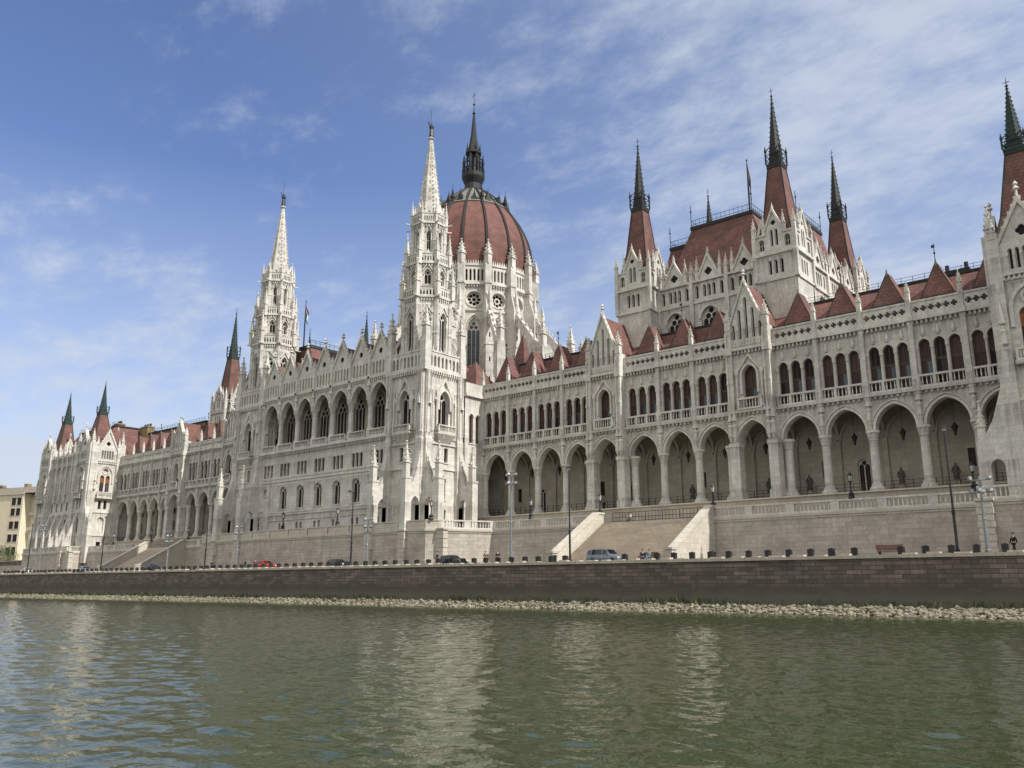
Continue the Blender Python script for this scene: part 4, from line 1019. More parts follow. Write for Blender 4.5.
for (xa, ya, xb, yb, st) in segs:
    L = math.hypot(xb - xa, yb - ya); ux, uy = (xb - xa) / L, (yb - ya) / L
    F = Fr(xa, ya, uy, -ux)
    tg.M('ashlar'); fbox(tg, F, 0, L, 4.8, TZ - .35, -1.5, 0); fbox(tg, F, 0, L, 4.8, 6.3, -.1, .14)
    tg.M('string_stone'); fbox(tg, F, -.12, L + .12, TZ - .347, TZ, -1.6, .22); fbox(tg, F, -.05, L + .05, TZ - .6, TZ - .35, -.3, .09)
    bg = G('carved' if st == 'b' else 'string_stone'); np_ = max(1, round(L / 5.2)); w = L / np_
    for i in range(np_):
        if st == 'b': baluster_run(bg, F, i * w, (i + 1) * w, TZ + .003, TZ + 1.3, -.15, .5 if w > 3 else .3, .42, .145)
        else:
            fbox(bg, F, i * w + .45, (i + 1) * w - .45, TZ + .003, TZ + 1.12, -.32, 0)
            fbox(bg, F, i * w, (i + 1) * w, TZ + 1.123, TZ + 1.3, -.4, .1)
            for c in (i * w, (i + 1) * w): fbox(bg, F, c - .45 + (.45 if i == 0 and c == 0 else 0), c + .45 - (.45 if i == np_ - 1 and c > L - .1 else 0), TZ + .006, TZ + 1.12, -.36, .06 + .004 * i)
    o = link('balustrade', bg, terr, TB)
# quoined piers
pg = G('string_stone')
for (x, y) in ((-103.9, 88.7), (-96.2, 88.7), (-89.6, 90.3), (-147.7, 88.7), (-140, 88.7), (-18.9, 93.0), (-14.6, 93.0), (-219.5, 93.3), (-224.5, 93.3)):
    q = G('string_stone')
    for k in range(9):
        e = .75 if k % 2 else .68; q.box(x - e, x + e, y - e * .5, y + .6, 4.8 + k * .64, 4.8 + (k + 1) * .64 - .03)
    q.box(x - .85, x + .85, y - .5, y + .6, TZ - .22, TZ + .05)
    link('quoin_pier', q, terr, TB)
# terrace paving
for (x0, x1, y0, y1) in ((-248, -221.5, 94, 104), (-221.5, -152, 98, 106), (-152, -92, 89.2, 106), (-92, -86, 97, 106), (-86, -19.5, 98, 106), (-19.5, 30, 93.4, 106)):
    tg.M('stair_stone').box(x0 + .6, x1 - .6, y0 + .6, y1, 8, 10.7 + .003 * (x0 % 3))
link('wall_face', tg, terr, TB)

def stairs(xa, xb, label):
    t = thing('staircase', label, 'staircase', ((xa + xb) / 2, 93, 5)); B = ((xa + xb) / 2, 93, 5)
    y0, y1, z0, z1 = 88.2, 97.9, 5.2, 10.85; n = 34
    g = G('stair_stone')
    for i in range(n):
        g.box(xa + .9, xb - .9, y0 + (y1 - y0) * i / n, y1 + .3, z0 + (z1 - z0) * i / n, z0 + (z1 - z0) * (i + 1) / n)
    link('steps', g, t, B)
    for x in (xa, xb):
        q = G('string_stone'); F = Fr(x + .45, 0, 1, 0)
        panel(q, F, [(y0 - 1.2, 5), (y1 + .6, 5), (y1 + .6, 12.05), (y1 - .6, 12.05), (y0 - .3, 6.6), (y0 - 1.2, 6.6)], (), 0, .9, True, True)
        panel(q, F, [(y1 + .7, 12.053), (y1 + .7, 12.3), (y1 - .65, 12.3), (y0 - .35, 6.85), (y0 - 1.35, 6.85), (y0 - 1.35, 6.6), (y0 - .3, 6.603), (y1 - .6, 12.053)], (), .12, 1.14, True, True)
        link('stringer', q, t, B)
stairs(-67.2, -50.3, 'broad sunlit stone staircase rising from quay behind the blue minivan')
stairs(-190.2, -174, 'broad stone staircase at far left with pale sloping side walls')
def barrier(xa, xb, y, z, label):
    t = thing('crowd_barrier', label, 'barrier', (xa, y, z)); g = G('black_iron')
    n = int((xb - xa) / .5)
    for zz in (.12, .6, 1.25): g.box(xa, xb, y, y + .05, z + zz, z + zz + .06)
    for i in range(n + 1): x = xa + (xb - xa) * i / n; g.box(x - (.04 if i % 5 == 0 else .018), x + (.04 if i % 5 == 0 else .018), y + .003, y + .045, z, z + 1.3)
    link('rail_panel', g, t, (xa, y, z))
barrier(-65, -51.3, 98.1, 10.85, 'dark railing barrier closing the top of the right staircase')
barrier(-189, -175, 98.1, 10.85, 'dark railing barrier closing the top of the far left staircase')

# ------------------------------------------------------------------ quay
quay = thing('quay_wall', 'long dark brown masonry quay wall above the rock bank', 'quay wall', (-100, 82, 0)); QB = (-100, 82, 0)
q = G('quay_stone')
X0, X1 = -620, 70
q.hexa([(X0, 81.7, -1.5), (X1, 81.7, -1.5), (X1, 84, -1.5), (X0, 84, -1.5), (X0, 82.1, 5.02), (X1, 82.1, 5.02), (X1, 84, 5.02), (X0, 84, 5.02)])
rs = random.Random(3)
link('wall_face', q, quay, QB)
c = G('coping'); x = X0
while x < X1:
    w = rs.uniform(1.7, 2.4); dz = rs.uniform(-.03, .03); dy = rs.uniform(-.04, .04)
    c.box(x + .01, x + w - .01, 81.88 + dy, 83.0, 5.023, 5.33 + dz)
    if rs.random() < .85: c.box(x + .25, x + w - rs.uniform(.5, .9), 82.1, 82.85, 5.33 + dz, 5.43 + rs.uniform(0, .1))
    x += w
link('coping', c, quay, QB)
def sheet(name, x0, x1, y0, y1, z, mat):
    g = G(mat); g.add([(x0, y0, z), (x1, y0, z), (x1, y1, z), (x0, y1, z)], [(0, 1, 2, 3)]); return struct(link(name, g))
sheet('ground', -3000, 3000, 83.9, 4000, 5.1, 'ground_earth')
sheet('road', -640, 70, 83.95, 93, 5.2, 'asphalt')

# rubble bank
def rock(g, x, y, z, s, rr):
    bm = ROCKS[rr.randrange(len(ROCKS))]; a = rr.uniform(0, 6.28); ca, sa = math.cos(a), math.sin(a); sx, sy, sz = s * rr.uniform(.7, 1.3), s * rr.uniform(.7, 1.3), s * rr.uniform(.45, .8)
    g.add([(x + ca * p[0] * sx - sa * p[1] * sy, y + sa * p[0] * sx + ca * p[1] * sy, z + p[2] * sz) for p in bm[0]], bm[1])
ROCKS = []
for k in range(8):
    bm = bmesh.new(); bmesh.ops.create_icosphere(bm, subdivisions=1, radius=1)
    pts = [tuple(v.co * rs.uniform(.7, 1.2)) for v in bm.verts]
    ROCKS.append((pts, [tuple(v.index for v in f.verts) for f in bm.faces])); bm.free()
rk = G('rock')
rk.hexa([(X0, 79.6, -.8), (X1, 78.5, -.8), (X1, 82, -.8), (X0, 82, -.8), (X0, 81.2, .3), (X1, 80.8, .3), (X1, 82, .6), (X0, 82, .6)])
for i in range(11500):
    u = rs.random(); x = 12 - 290 * u ** 1.35
    wv = 1 + max(0, (x + 60) / 60) * .55 + .22 * math.sin(x * .21) + .15 * math.sin(x * .07 + 1)
    t = rs.random(); y = 81.5 - t * 1.6 * wv; z = .68 - t * .80 + rs.uniform(-.08, .12)
    rock(rk, x, y, z, rs.choice((.09, .12, .15, .18, .22, .30)) * (1.15 if x > -60 else 1), rs)
o = link('rubble_bank', rk); o['kind'] = 'stuff'
ms = G('moss')
for i in range(5200):
    x = rs.uniform(-280, 10); cl = .5 + .5 * math.sin(x * .31) * math.sin(x * .083 + 2); 
    if rs.random() > .25 + .75 * cl: continue
    y = 81.75 - rs.random() ** 2 * .9; z = .85 + rs.uniform(-.05, .3) * (y > 81.3); h = rs.uniform(.12, .5) * (.5 + cl)
    a = rs.uniform(0, 6.28); w = .07; ms.cur = 'leaf' if rs.random() < .4 else 'moss'
    ms.add([(x - w * math.cos(a), y - w * math.sin(a), z), (x + w * math.cos(a), y + w * math.sin(a), z), (x + rs.uniform(-.2, .2), y + rs.uniform(-.2, .1), z + h)], [(0, 1, 2)])
o = link('weeds', ms); o['kind'] = 'stuff'

# ------------------------------------------------------------------ bollards
def make_bollard(x, y):
    t = thing('bollard', 'squat dark stone bollard standing in the row along quay edge', 'bollard', (x, y, 5.3), 0, 'dark bollards along the quay edge')
    g = G('dark_stone'); w = .245
    g.loft([[(-w * a, -w * b, z), (w * a, -w * b, z), (w * a, w * b, z), (-w * a, w * b, z)] for a, b, z in ((1.04, 1.04, 0), (1.04, 1.04, .06), (1, 1, .08), (1, 1, .62), (1.04, 1.04, .64), (1.04, 1.04, .72), (.94, .94, .76))])
    link('block', g, t); g2 = G('black_iron'); g2.lathe(0, 0, [(.1, .76), (.12, .79), (.04, .83)], 8); link('cap', g2, t); return t
b0 = None
skip = [(-27.4, -25), (-61.9, -55.6), (-53.6, -50.6)]
x = -13.6
while x > -232:
    if not any(a < x < b for a, b in skip):
        if b0 is None: b0 = make_bollard(x, 83.4)
        else: dup(b0, (x, 83.4 + rs.uniform(-.05, .05), 5.3), rs.uniform(-.06, .06), b0['label'])
    x -= 2.1 + rs.uniform(-.12, .12)

# ------------------------------------------------------------------ lamps
def tall_lamp(x, y, label, arm=0):
    t = thing('street_lamp', label, 'street lamp', (x, y, 5.2), 0, 'tall thin street lamps along the quay'); h = 11.2
    g = G('black_iron'); g.lathe(0, 0, [(.2, 0), (.2, .5), (.13, .6), (.12, 3.5), (.15, 3.55), (.15, 3.9), (.10, 4.0), (.06, h)], 8); link('pole', g, t)
    g = G('black_iron')
    if arm: g.tube([(0, 0, h - .1), (arm * .5, 0, h + .05), (arm, 0, h)], .05, 5)
    g.lathe(arm, 0, [(.04, h + .35), (.28, h + .2), (.3, h + .1), (.1, h + .08)], 8); hd = link('lamp_head', g, t)
    g = G('lamp_glass'); g.lathe(arm, 0, [(.22, h + .09), (.16, h - .08), (.04, h - .12)], 8); link('lamp_glass', g, hd)
for x, arm, l in ((-19.7, 0, 'tall thin black street lamp near the right pavilion in front of last arch'), (-62.0, 0, 'tall thin black street lamp beside the left side of right staircase'),
    (-102.4, -.9, 'black street lamp with side arm in front of right river tower terrace'), (-142.6, 0, 'tall black street lamp below the left river tower'),
    (-182.4, 0, 'tall black street lamp between far left stairs and far left pavilion'), (-219.5, 0, 'leftmost tall black street lamp in front of the yellow apartment house')):
    tall_lamp(x, 84.2, l, arm)
def mast(x, h, label, n=6):
    t = thing('floodlight_mast', label, 'floodlight', (x, 84.2, 5.2), 0, 'grey floodlight masts along the quay')
    g = G('grey_metal'); g.lathe(0, 0, [(.24, 0), (.24, .4), (.16, .5), (.14, h * .45), (.17, h * .46), (.12, h * .48), (.09, h)], 8)
    for z in (h - .15, h - 1.25): g.bar((-.75, 0, z), (.75, 0, z), .05); g.bar((0, -.6, z + .02), (0, .6, z + .02), .05)
    link('pole', g, t)
    for z in (h, h - 1.1):
        for px, py in ((-.75, 0), (.75, 0), (0, -.6), (0, .6)):
            if z == h and px == 0 and n < 8: continue
            g = G('grey_metal'); d = Vector((px * .3, .75, .55)).normalized(); a = Vector((px, py, z - .05)); up = d.orthogonal().normalized(); sd = d.cross(up)
            rr = [[tuple(a + d * l + (up * math.cos(q) + sd * math.sin(q)) * r) for q in [2 * PI * i / 10 for i in range(10)]] for r, l in ((.09, -.2), (.17, -.08), (.21, .14), (.22, .19))]
            g.loft(rr); g.M('lamp_glass'); g.loft([[tuple(a + d * .192 + (up * math.cos(q) + sd * math.sin(q)) * r) for q in [2 * PI * i / 10 for i in range(10)]] for r in (.2, .03)], False)
            link('floodlight', g, t)
for x, h, l, n in ((-17.3, 6.6, 'grey mast of round floodlights at right in front of the pavilion', 6), (-71.2, 11.3, 'tall grey floodlight mast left of the right staircase', 8), (-98.8, 7.0, 'grey mast with floodlight cluster below the right river tower', 6),
    (-132.6, 7.3, 'grey mast with floodlight cluster left of the red car', 6), (-155.8, 6.6, 'grey mast with floodlight cluster at far left stairs', 6), (-213.2, 11.0, 'tall pale floodlight mast behind the white car', 8)):
    mast(x, h, l, n)
def lantern(x, y, label):
    t = thing('terrace_lantern', label, 'lantern', (x, y, TZ + 1.3), 0, 'black lanterns on the terrace balustrade')
    g = G('black_iron'); g.lathe(0, 0, [(.38, -.02), (.38, .12), (.28, .3), (.36, .5), (.14, .75), (.09, .9), (.08, 1.75), (.16, 1.85), (.2, 1.95)], 8); link('post', g, t)
    g = G('lamp_glass'); g.lathe(0, 0, [(.17, 1.95), (.29, 2.5), (.27, 2.55)], 6); link('lamp_glass', g, t)
    g = G('black_iron'); g.lathe(0, 0, [(.34, 2.54), (.3, 2.64), (.12, 2.8), (.04, 2.95), (.01, 3.1)], 6)
    for k in range(6): a = PI / 3 * k; g.bar((.18 * math.cos(a), .18 * math.sin(a), 1.95), (.3 * math.cos(a), .3 * math.sin(a), 2.55), .022, 4)
    link('lantern_frame', g, t)
for x, y, l in ((-33.1, 97.9, 'black lantern with white glass above middle of right terrace wall'), (-20.6, 97.6, 'black lantern with white glass beside the right end pavilion corner'), (-50.3, 98.5, 'black lantern on top of right side wall of right staircase'),
    (-67.3, 98.5, 'black lantern on top of left side wall of right staircase'), (-79.0, 97.9, 'black lantern left of tall floodlight mast under second arch'), (-90.9, 89.4, 'black lantern on corner of terrace in front of the right river tower'),
    (-127.0, 89.2, 'black lantern above the red car in front of central block'), (-112.2, 89.2, 'black lantern on centre of terrace right of the red car'), (-190.0, 98.5, 'black lantern on left side wall of far left staircase'),
    (-174.2, 98.5, 'black lantern on right side wall of far left staircase'), (-163.0, 97.9, 'black lantern on terrace between far left staircase and left river tower'), (-207, 97.9, 'black lantern on terrace left of the far left staircase')):
    lantern(x, y, l)
hl = None
names = ['first', 'second', 'third', 'fourth', 'fifth', 'sixth', 'seventh', 'eighth', 'ninth', 'tenth', 'eleventh', 'twelfth', 'thirteenth', 'fourteenth']
def hang(x, label):
    t = thing('hanging_lantern', label, 'lantern', (x, 107.5, 20.3), 0, 'lanterns hanging in the arcade arches')
    g = G('black_iron'); g.bar((0, 0, .7), (0, 0, 3.9), .025, 4); link('chain', g, t)
    g = G('black_iron'); g.lathe(0, 0, [(.03, -.9), (.16, -.7), (.12, -.6), (.36, .1), (.4, .2), (.2, .4), (.1, .62), (.03, .75)], 6); link('lantern_body', g, t)
    return t
for i, (a, b) in enumerate(list(zip(RB, RB[1:]))[::-1]):
    l = 'dark iron lantern hanging in %s arcade arch from the right pavilion' % names[i]
    m = (a + b) / 2
    if hl is None: hl = hang(m, l)
    else: dup(hl, (m, 107.5, 20.3), 0, l)
for i, (a, b) in enumerate(list(zip(LB, LB[1:]))[:9]):
    dup(hl, ((a + b) / 2, 107.5, 20.3), 0, 'dark iron lantern hanging in %s arcade arch right of the far left pavilion' % names[i])
def statue(x, label):
    t = thing('bronze_statue', label, 'statue', (x, 108.6, 13.35), 0, 'dark statues standing in the arcade')
    g = G('limestone_shade'); g.frus(0, 0, .6, 0, .6, .15); g.frus(0, 0, .5, .15, .45, 1.0); g.frus(0, 0, .58, 1.0, .58, 1.1); link('pedestal', g, t)
    g = G('weathered_bronze'); figure(g, 0, 0, 1.1, 2.0); g.tube([(-.32, 0, 2.5), (-.42, -.1, 2.1), (-.2, -.25, 1.95)], .09, 6); g.tube([(.32, 0, 2.5), (.4, 0, 2.1), (.35, -.15, 1.75)], .09, 6); link('figure', g, t, (0, 0, 0), True)
for x, l in ((-24.6, 'dark bronze statue in second arcade arch from right pavilion'), (-30.6, 'dark bronze statue in third arcade arch from right pavilion'), (-41.8, 'dark bronze statue in fifth arcade arch from right pavilion'), (-47.2, 'dark bronze statue under the right gabled bay'), (-58.5, 'dark bronze statue behind the top of right staircase')):
    statue(x, l)

# ------------------------------------------------------------------ flagpoles
def flagpole(x, y, z, h, label, flag):
    t = thing('flagpole', label, 'flagpole', (x, y, z)); g = G('black_iron'); g.lathe(0, 0, [(.16, 0), (.14, h * .5), (.07, h), (.16, h + .1), (.02, h + .3)], 8); link('pole', g, t)
    fl = G()
    for k, m in enumerate(('flag_red', 'flag_white', 'flag_green')):
        for i in range(6):
            def pt(u, v):
                if flag: return (.1 + u * 1.5 * .6 + .12 * math.sin(v * 3), -.25 * math.sin(u * 4 + v * 2), h - .2 - v * 1.0 - u * 2.3)
                return (.1 + u * .35, -.12 * math.sin(u * 6 + v), h - .3 - v * 1.2 - u * 3.2)
            fl.M(m if flag else ('cloth_brown', 'cloth_grey', 'cloth_black')[k]); fl.add([pt(i / 6, k), pt((i + 1) / 6, k), pt((i + 1) / 6, k + 1), pt(i / 6, k + 1)], [(0, 1, 2, 3)])
    link('flag', fl, t)
flagpole(-141.8, 102, 50.2, 9.6, 'dark flagpole with red white and green flag right of the left river tower', True)
flagpole(-51.2, 117.5, 58.4, 8.8, 'tall dark flagpole with furled flag on flat top of the right hall roof', False)

# ------------------------------------------------------------------ cars
def car(x, y, rz, label, paint, L=4.2, W=1.75, H=1.5, kind='hatch'):
    t = thing('parked_car', label, 'car', (x, y, 5.2), rz, 'cars parked along the quay road')
    hw = W / 2; zb, zw = .28, .92
    # stations: x, roof z (or bonnet), half width at top
    if kind == 'van': st = [(-.5, .95, .55, .86), (-.485, .98, 1.0, .9), (-.44, .99, H - .12, .70), (-.36, 1, H, .74), (.0, 1, H, .75), (.12, 1, H - .06, .74), (.24, 1, 1.04, .86), (.40, .98, .92, .85), (.475, .94, .74, .8), (.5, .88, .5, .8)]
    elif kind == 'sedan': st = [(-.5, .93, .5, .85), (-.48, .97, .88, .86), (-.36, .99, .98, .84), (-.22, 1, H - .04, .68), (-.1, 1, H, .7), (.06, 1, H - .03, .7), (.2, 1, .98, .84), (.40, .98, .86, .84), (.475, .93, .68, .8), (.5, .86, .48, .8)]
    else: st = [(-.5, .93, .55, .85), (-.48, .97, .98, .86), (-.38, .99, H - .16, .68), (-.28, 1, H - .02, .7), (-.05, 1, H, .71), (.06, 1, H - .05, .7), (.21, 1, .99, .84), (.40, .98, .86, .84), (.475, .93, .68, .8), (.5, .86, .48, .8)]
    def sec(u, wf, zt, tf):
        w = hw * wf; wt = hw * tf; zbelt = min(zw, zt - .05); a = u * L
        half = [(w * .86, zb - .04), (w * .98, zb + .12), (w, .55 if zt > .6 else zb + .16), (w * .96, zbelt), (wt, zt - .05 if zt > 1.1 else zt - .02), (wt * .72, zt)]
        return [(a, -yy, zz) for yy, zz in half] + [(a, yy, zz) for yy, zz in half[::-1]]
    secs = [sec(*s) for s in st]
    g = G(paint); g.loft([s[::-1] for s in secs]); o = link('body', g, t, (0, 0, 0), True)
    bv = o.modifiers.new('b', 'BEVEL'); bv.width = .03; bv.segments = 2; bv.limit_method = 'ANGLE'
    def lerp(p, q, f): return tuple(a + (b - a) * f for a, b in zip(p, q))
    def pane(name, k0, k1, i0, i1, f0, f1, e0, e1):
        a, b, c, d = secs[k0][i0], secs[k1][i0], secs[k1][i1], secs[k0][i1]
        q = [lerp(lerp(a, b, f0), lerp(d, c, f0), e0), lerp(lerp(a, b, f1), lerp(d, c, f1), e0), lerp(lerp(a, b, f1), lerp(d, c, f1), e1), lerp(lerp(a, b, f0), lerp(d, c, f0), e1)]
        n = (Vector(q[1]) - Vector(q[0])).cross(Vector(q[3]) - Vector(q[0])).normalized(); ctr = Vector((q[0][0], 0, .8))
        if n.dot(Vector(q[0]) - ctr) < 0: n = -n
        g = G('glass_dark'); g.add([tuple(Vector(p) + n * .012) for p in q], [(0, 1, 2, 3)]); link(name, g, t)
    top = [k for k in range(len(st)) if st[k][2] > 1.25]; k0, k1 = top[0], top[-1]
    for (i0, i1) in ((3, 4), (8, 7)):
        for k in range(k0, k1): pane('side_window', k, k + 1, i0, i1, .06, .95, .1, .9)
        pane('side_window', k1, k1 + 1, i0, i1, .02, .55, .1, .85)
    for nm, ka, kb in (('windscreen', k1, k1 + 1), ('rear_window', k0 - 1, k0)):
        a, b = secs[ka], secs[kb]; f0, f1 = (.08, .92) if nm == 'windscreen' else (.25, .92)
        q = [lerp(a[4], b[4], f0), lerp(a[7], b[7], f0), lerp(a[7], b[7], f1), lerp(a[4], b[4], f1)]; mid = Vector((0, 0, .5)); n = (Vector(q[1]) - Vector(q[0])).cross(Vector(q[3]) - Vector(q[0])).normalized()
        if n.dot(Vector(q[0]) - mid) < 0: n = -n
        g = G('glass_dark'); g.add([tuple(Vector(p) + n * .06) for p in q], [(0, 1, 2, 3)]); link(nm, g, t)
    for sx in (-.3, .31):
        for s in (-1, 1):
            def wl(prof, mat, nm, par):
                g = G(mat); m = 20; g.loft([[(sx * L + r * math.cos(2 * PI * i / m), s * (hw - .2 + o_), .32 + r * math.sin(2 * PI * i / m)) for i in range(m)] for r, o_ in prof]); return link(nm, g, par)
            wh = wl([(.27, -.05), (.32, 0), (.33, .05), (.33, .17), (.31, .215), (.2, .215)], 'rubber', 'wheel', t); wl([(.2, .2), (.2, .222), (.15, .2), (.05, .215), (.02, .225)], 'alloy', 'rim', wh)
    for s in (-1, 1):
        g = G('head_light'); g.lathe(0, 0, [(.02, 0)], 3) if False else None
        g.box(L * .455, L * .49, *sorted((s * hw * .52, s * hw * .86)), .62, .76); link('headlight', g, t)
        g = G('tail_light'); g.box(-L * .497, -L * .47, *sorted((s * hw * .7, s * hw * .9)), .68, .95); link('tail_light', g, t)
        g = G(paint); g.box(L * .13, L * .17, *sorted((s * hw * .99, s * hw * 1.14)), .93, 1.06); link('mirror', g, t)
    g = G('black_iron'); g.box(L * .485, L * .505, -hw * .5, hw * .5, .36, .52); g.box(-L * .5 - .01, L * .5 - .1, -hw * .9, hw * .9, .2, .27); link('grille', g, t)
car(-58.9, 87.2, 0, 'grey blue minivan parked at foot of the right staircase', 'paint_blue', 4.6, 1.8, 1.72, 'van')
car(-126.2, 85.6, 0, 'small bright red car parked below the central terrace', 'paint_red', 4.5, 1.78, 1.52)
car(-83.6, 86.4, 0, 'black saloon car beside people below the right river tower', 'paint_black', 4.7, 1.82, 1.5, 'sedan')
car(-221.5, 84.9, 0, 'white car near the far left end of the quay', 'paint_white', 4.5, 1.8, 1.5, 'sedan')
car(-192, 85.2, 0, 'silver car parked left of the far left staircase', 'paint_silver', 4.4, 1.78, 1.45, 'sedan')
car(-163, 85.2, 0, 'dark car at foot of the far left staircase', 'paint_navy', 4.4, 1.78, 1.5, 'sedan')
car(-108.8, 87.0, 0, 'dark car beside the lamp post with side arm', 'paint_black', 4.0, 1.7, 1.45)

# ------------------------------------------------------------------ benches and bins
def bench(x, y, label, rz=0):
    t = thing('bench', label, 'bench', (x, y, 5.2), rz); g = G('bench_wood')
    for k in range(4): g.box(-1.2, 1.2, -.22 + k * .12, -.13 + k * .12, .44, .48)
    link('seat', g, t); g = G('bench_wood')
    for k in range(4): z = .55 + k * .13; g.box(-1.2, 1.2, -.33 - k * .03, -.29 - k * .03, z, z + .11)
    link('backrest', g, t)
    for s in (-1, 1):
        g = G('black_iron'); g.box(s * 1.0 - .05, s * 1.0 + .05, -.25, -.18, 0, .45); g.box(s * 1.0 - .05, s * 1.0 + .05, .15, .22, 0, .44); g.bar((s * 1.0, -.25, .4), (s * 1.0, -.36, 1.05), .035, 5); g.bar((s * 1.0, .2, .45), (s * 1.0, .2, .66), .03, 5); g.bar((s, -.3, .66), (s, .24, .66), .03, 5); link('leg', g, t)
bench(-25.2, 83.75, 'brown wooden bench with its back to river at right')
bench(-51.6, 84.6, 'wooden bench with two seated people right of the blue minivan', PI)
def litter_bin(x, y, label):
    t = thing('litter_bin', label, 'bin', (x, y, 5.2)); g = G('black_iron'); g.lathe(0, 0, [(.2, 0), (.22, .05), (.25, .8), (.28, .82), (.28, .9)], 12); link('drum', g, t); g = G('black_iron'); g.lathe(0, 0, [(.29, .9), (.24, 1.02), (.05, 1.08)], 12); link('lid', g, t)
litter_bin(-43.9, 85.5, 'slim dark litter bin between bollards right of right staircase')
litter_bin(-64.9, 85.0, 'dark litter bin left of the blue minivan')

# ------------------------------------------------------------------ people
def skin_obj(name, verts, edges, mat, parent=None, sub=1):
    me = bpy.data.meshes.new(name); me.from_pydata([v[:3] for v in verts], edges, [])
    o = bpy.data.objects.new(name, me); C.objects.link(o); o.parent = parent
    md = o.modifiers.new('skin', 'SKIN'); md.use_smooth_shade = True
    if not me.skin_vertices: me.attributes
    for i, v in enumerate(verts):
        sv = me.skin_vertices[0].data[i]; sv.radius = (v[3], v[4] if len(v) > 4 else v[3]); sv.use_root = (i == 0)
    s = o.modifiers.new('sub', 'SUBSURF'); s.levels = sub; s.render_levels = sub
    me.materials.append(MATS[mat]); return o
def person(x, y, z, rz, label, pose, top, bottom, hair='hair_dark', h=1.72):
    k = h / 1.72; V = []; E_ = []
    def add(p, r, par, r2=None): V.append((p[0] * k, p[1] * k, p[2] * k, r * k, (r2 or r) * k)); i = len(V) - 1; (E_.append((par, i)) if par is not None else None); return i
    hz = .90 if pose != 'sit' else .50
    pel = add((0, 0, hz), .13, None, .10); sp = add((0, .0, hz + .2), .115, pel, .09); ch = add((0, .01, hz + .40), .145, sp, .10)
    nk = add((0, 0, hz + .56), .055, ch); hd0 = add((0, -.02, hz + .64), .075, nk, .085); hd1 = add((0, -.015, hz + .72), .082, hd0, .098); add((0, .0, hz + .79), .055, hd1, .06)
    legs = []; arms = []
    for s in (-1, 1):
        hip = add((s * .09, 0, hz - .06), .085, pel)
        if pose == 'sit': kn = (s * .11, -.42, hz - .02); an = (s * .11, -.42, .09); toe = (s * .12, -.57, .04)
        elif pose == 'walk': kn = (s * .09, -.12 * s - .03, .49); an = (s * .08, -.26 * s + .06, .09 + (.05 if s < 0 else 0)); toe = (s * .09, -.26 * s - .1, .04)
        else: kn = (s * .1, -.02, .48); an = (s * .1, .02, .08); toe = (s * .12, -.13, .035)
        a = add(kn, .055, hip); b = add(an, .038, a); c = add(toe, .032, b); legs.append((hip, a, b, c))
        sh = add((s * .19, .01, hz + .46), .055, ch)
        if pose == 'sit': el = (s * .24, -.05, hz + .2); wr = (s * .14, -.26, hz + .1)
        elif pose == 'walk': el = (s * .25, .1 * s, hz + .19); wr = (s * .25, .12 * s - .08, hz - .04)
        else: el = (s * .25, .03, hz + .19); wr = (s * .22, -.1, hz + .0)
        e = add(el, .042, sh); w = add(wr, .028, e); dv = Vector(wr) - Vector(el); dv.normalize(); pm = add(tuple(Vector(wr) + dv * .07), .034, w, .018)
        side = Vector((0, 1, 0)) if abs(dv.y) < .8 else Vector((1, 0, 0))
        for f in range(4): fb = Vector(wr) + dv * .11 + side * (.022 * (f - 1.5)); q = add(tuple(fb), .009, pm); add(tuple(fb + dv * (.06, .075, .07, .05)[f] + Vector((-s * .015, 0, 0))), .008, q)
        th = add(tuple(Vector(wr) + dv * .05 - side * .04), .010, w); add(tuple(Vector(wr) + dv * .09 - side * .055), .009, th)
        arms.append((sh, e, w))
    o = skin_obj('person', V, E_, 'skin'); o.location = (x, y, z); o.rotation_euler = (0, 0, rz); tag(o, label, 'person', 'people on the quay')
    def shell(name, idx, grow, mat):
        mp = {v: i for i, v in enumerate(idx)}; vs = [V[i][:3] + (V[i][3] + grow, V[i][4] + grow) for i in idx]; es = [(mp[a], mp[b]) for a, b in E_ if a in mp and b in mp]
        skin_obj(name, vs, es, mat, o)
    shell('trousers', [pel, legs[0][0], legs[0][1], legs[0][2], legs[1][0], legs[1][1], legs[1][2]], .02, bottom)
    shell('jacket', [ch, sp, pel] + list(arms[0]) + list(arms[1]), .024, top)
    hp = Vector(V[hd1][:3]); g = G(hair)
    n = 12; rings = []
    for t in range(6):
        ph = (PI / 2) * t / 5; rings.append([(hp.x + .098 * k * math.cos(ph) * math.cos(2 * PI * i / n), hp.y + .02 * k + .108 * k * math.cos(ph) * math.sin(2 * PI * i / n), hp.z + .03 * k + (.1 * k * math.sin(ph)) - (.06 * k if t == 0 and math.sin(2 * PI * i / n) > -.3 else 0)) for i in range(n)])
    g.loft(rings); link('hair', g, o, (0, 0, 0), True)
    for L in legs:
        a = Vector(V[L[2]][:3]); g = G('cloth_black'); g.lathe(0, 0, [(.045 * k, 0), (.055 * k, .03 * k), (.05 * k, .08 * k), (.03 * k, .11 * k)], 10)
        g.v = [(a.x + p[0], a.y - .06 * k + p[1] * 2.4, a.z - .085 * k + p[2]) for p in g.v]; link('shoe', g, o, (0, 0, 0), True)
    # face: nose, eyes, ears, mouth
    g = G('skin'); f = Vector((hp.x, hp.y - .098 * k, hp.z - .02 * k)); g.loft([[(f.x - .012, f.y, f.z - .02), (f.x + .012, f.y, f.z - .02), (f.x, f.y, f.z + .03)], [(f.x - .004, f.y - .025, f.z - .018), (f.x + .004, f.y - .025, f.z - .018), (f.x, f.y - .008, f.z + .028)]])
    for s in (-1, 1): g.box(hp.x + s * .085 - .012, hp.x + s * .085 + .012, hp.y - .01, hp.y + .03, hp.z - .04, hp.z + .02)
    g.M('hair_dark')
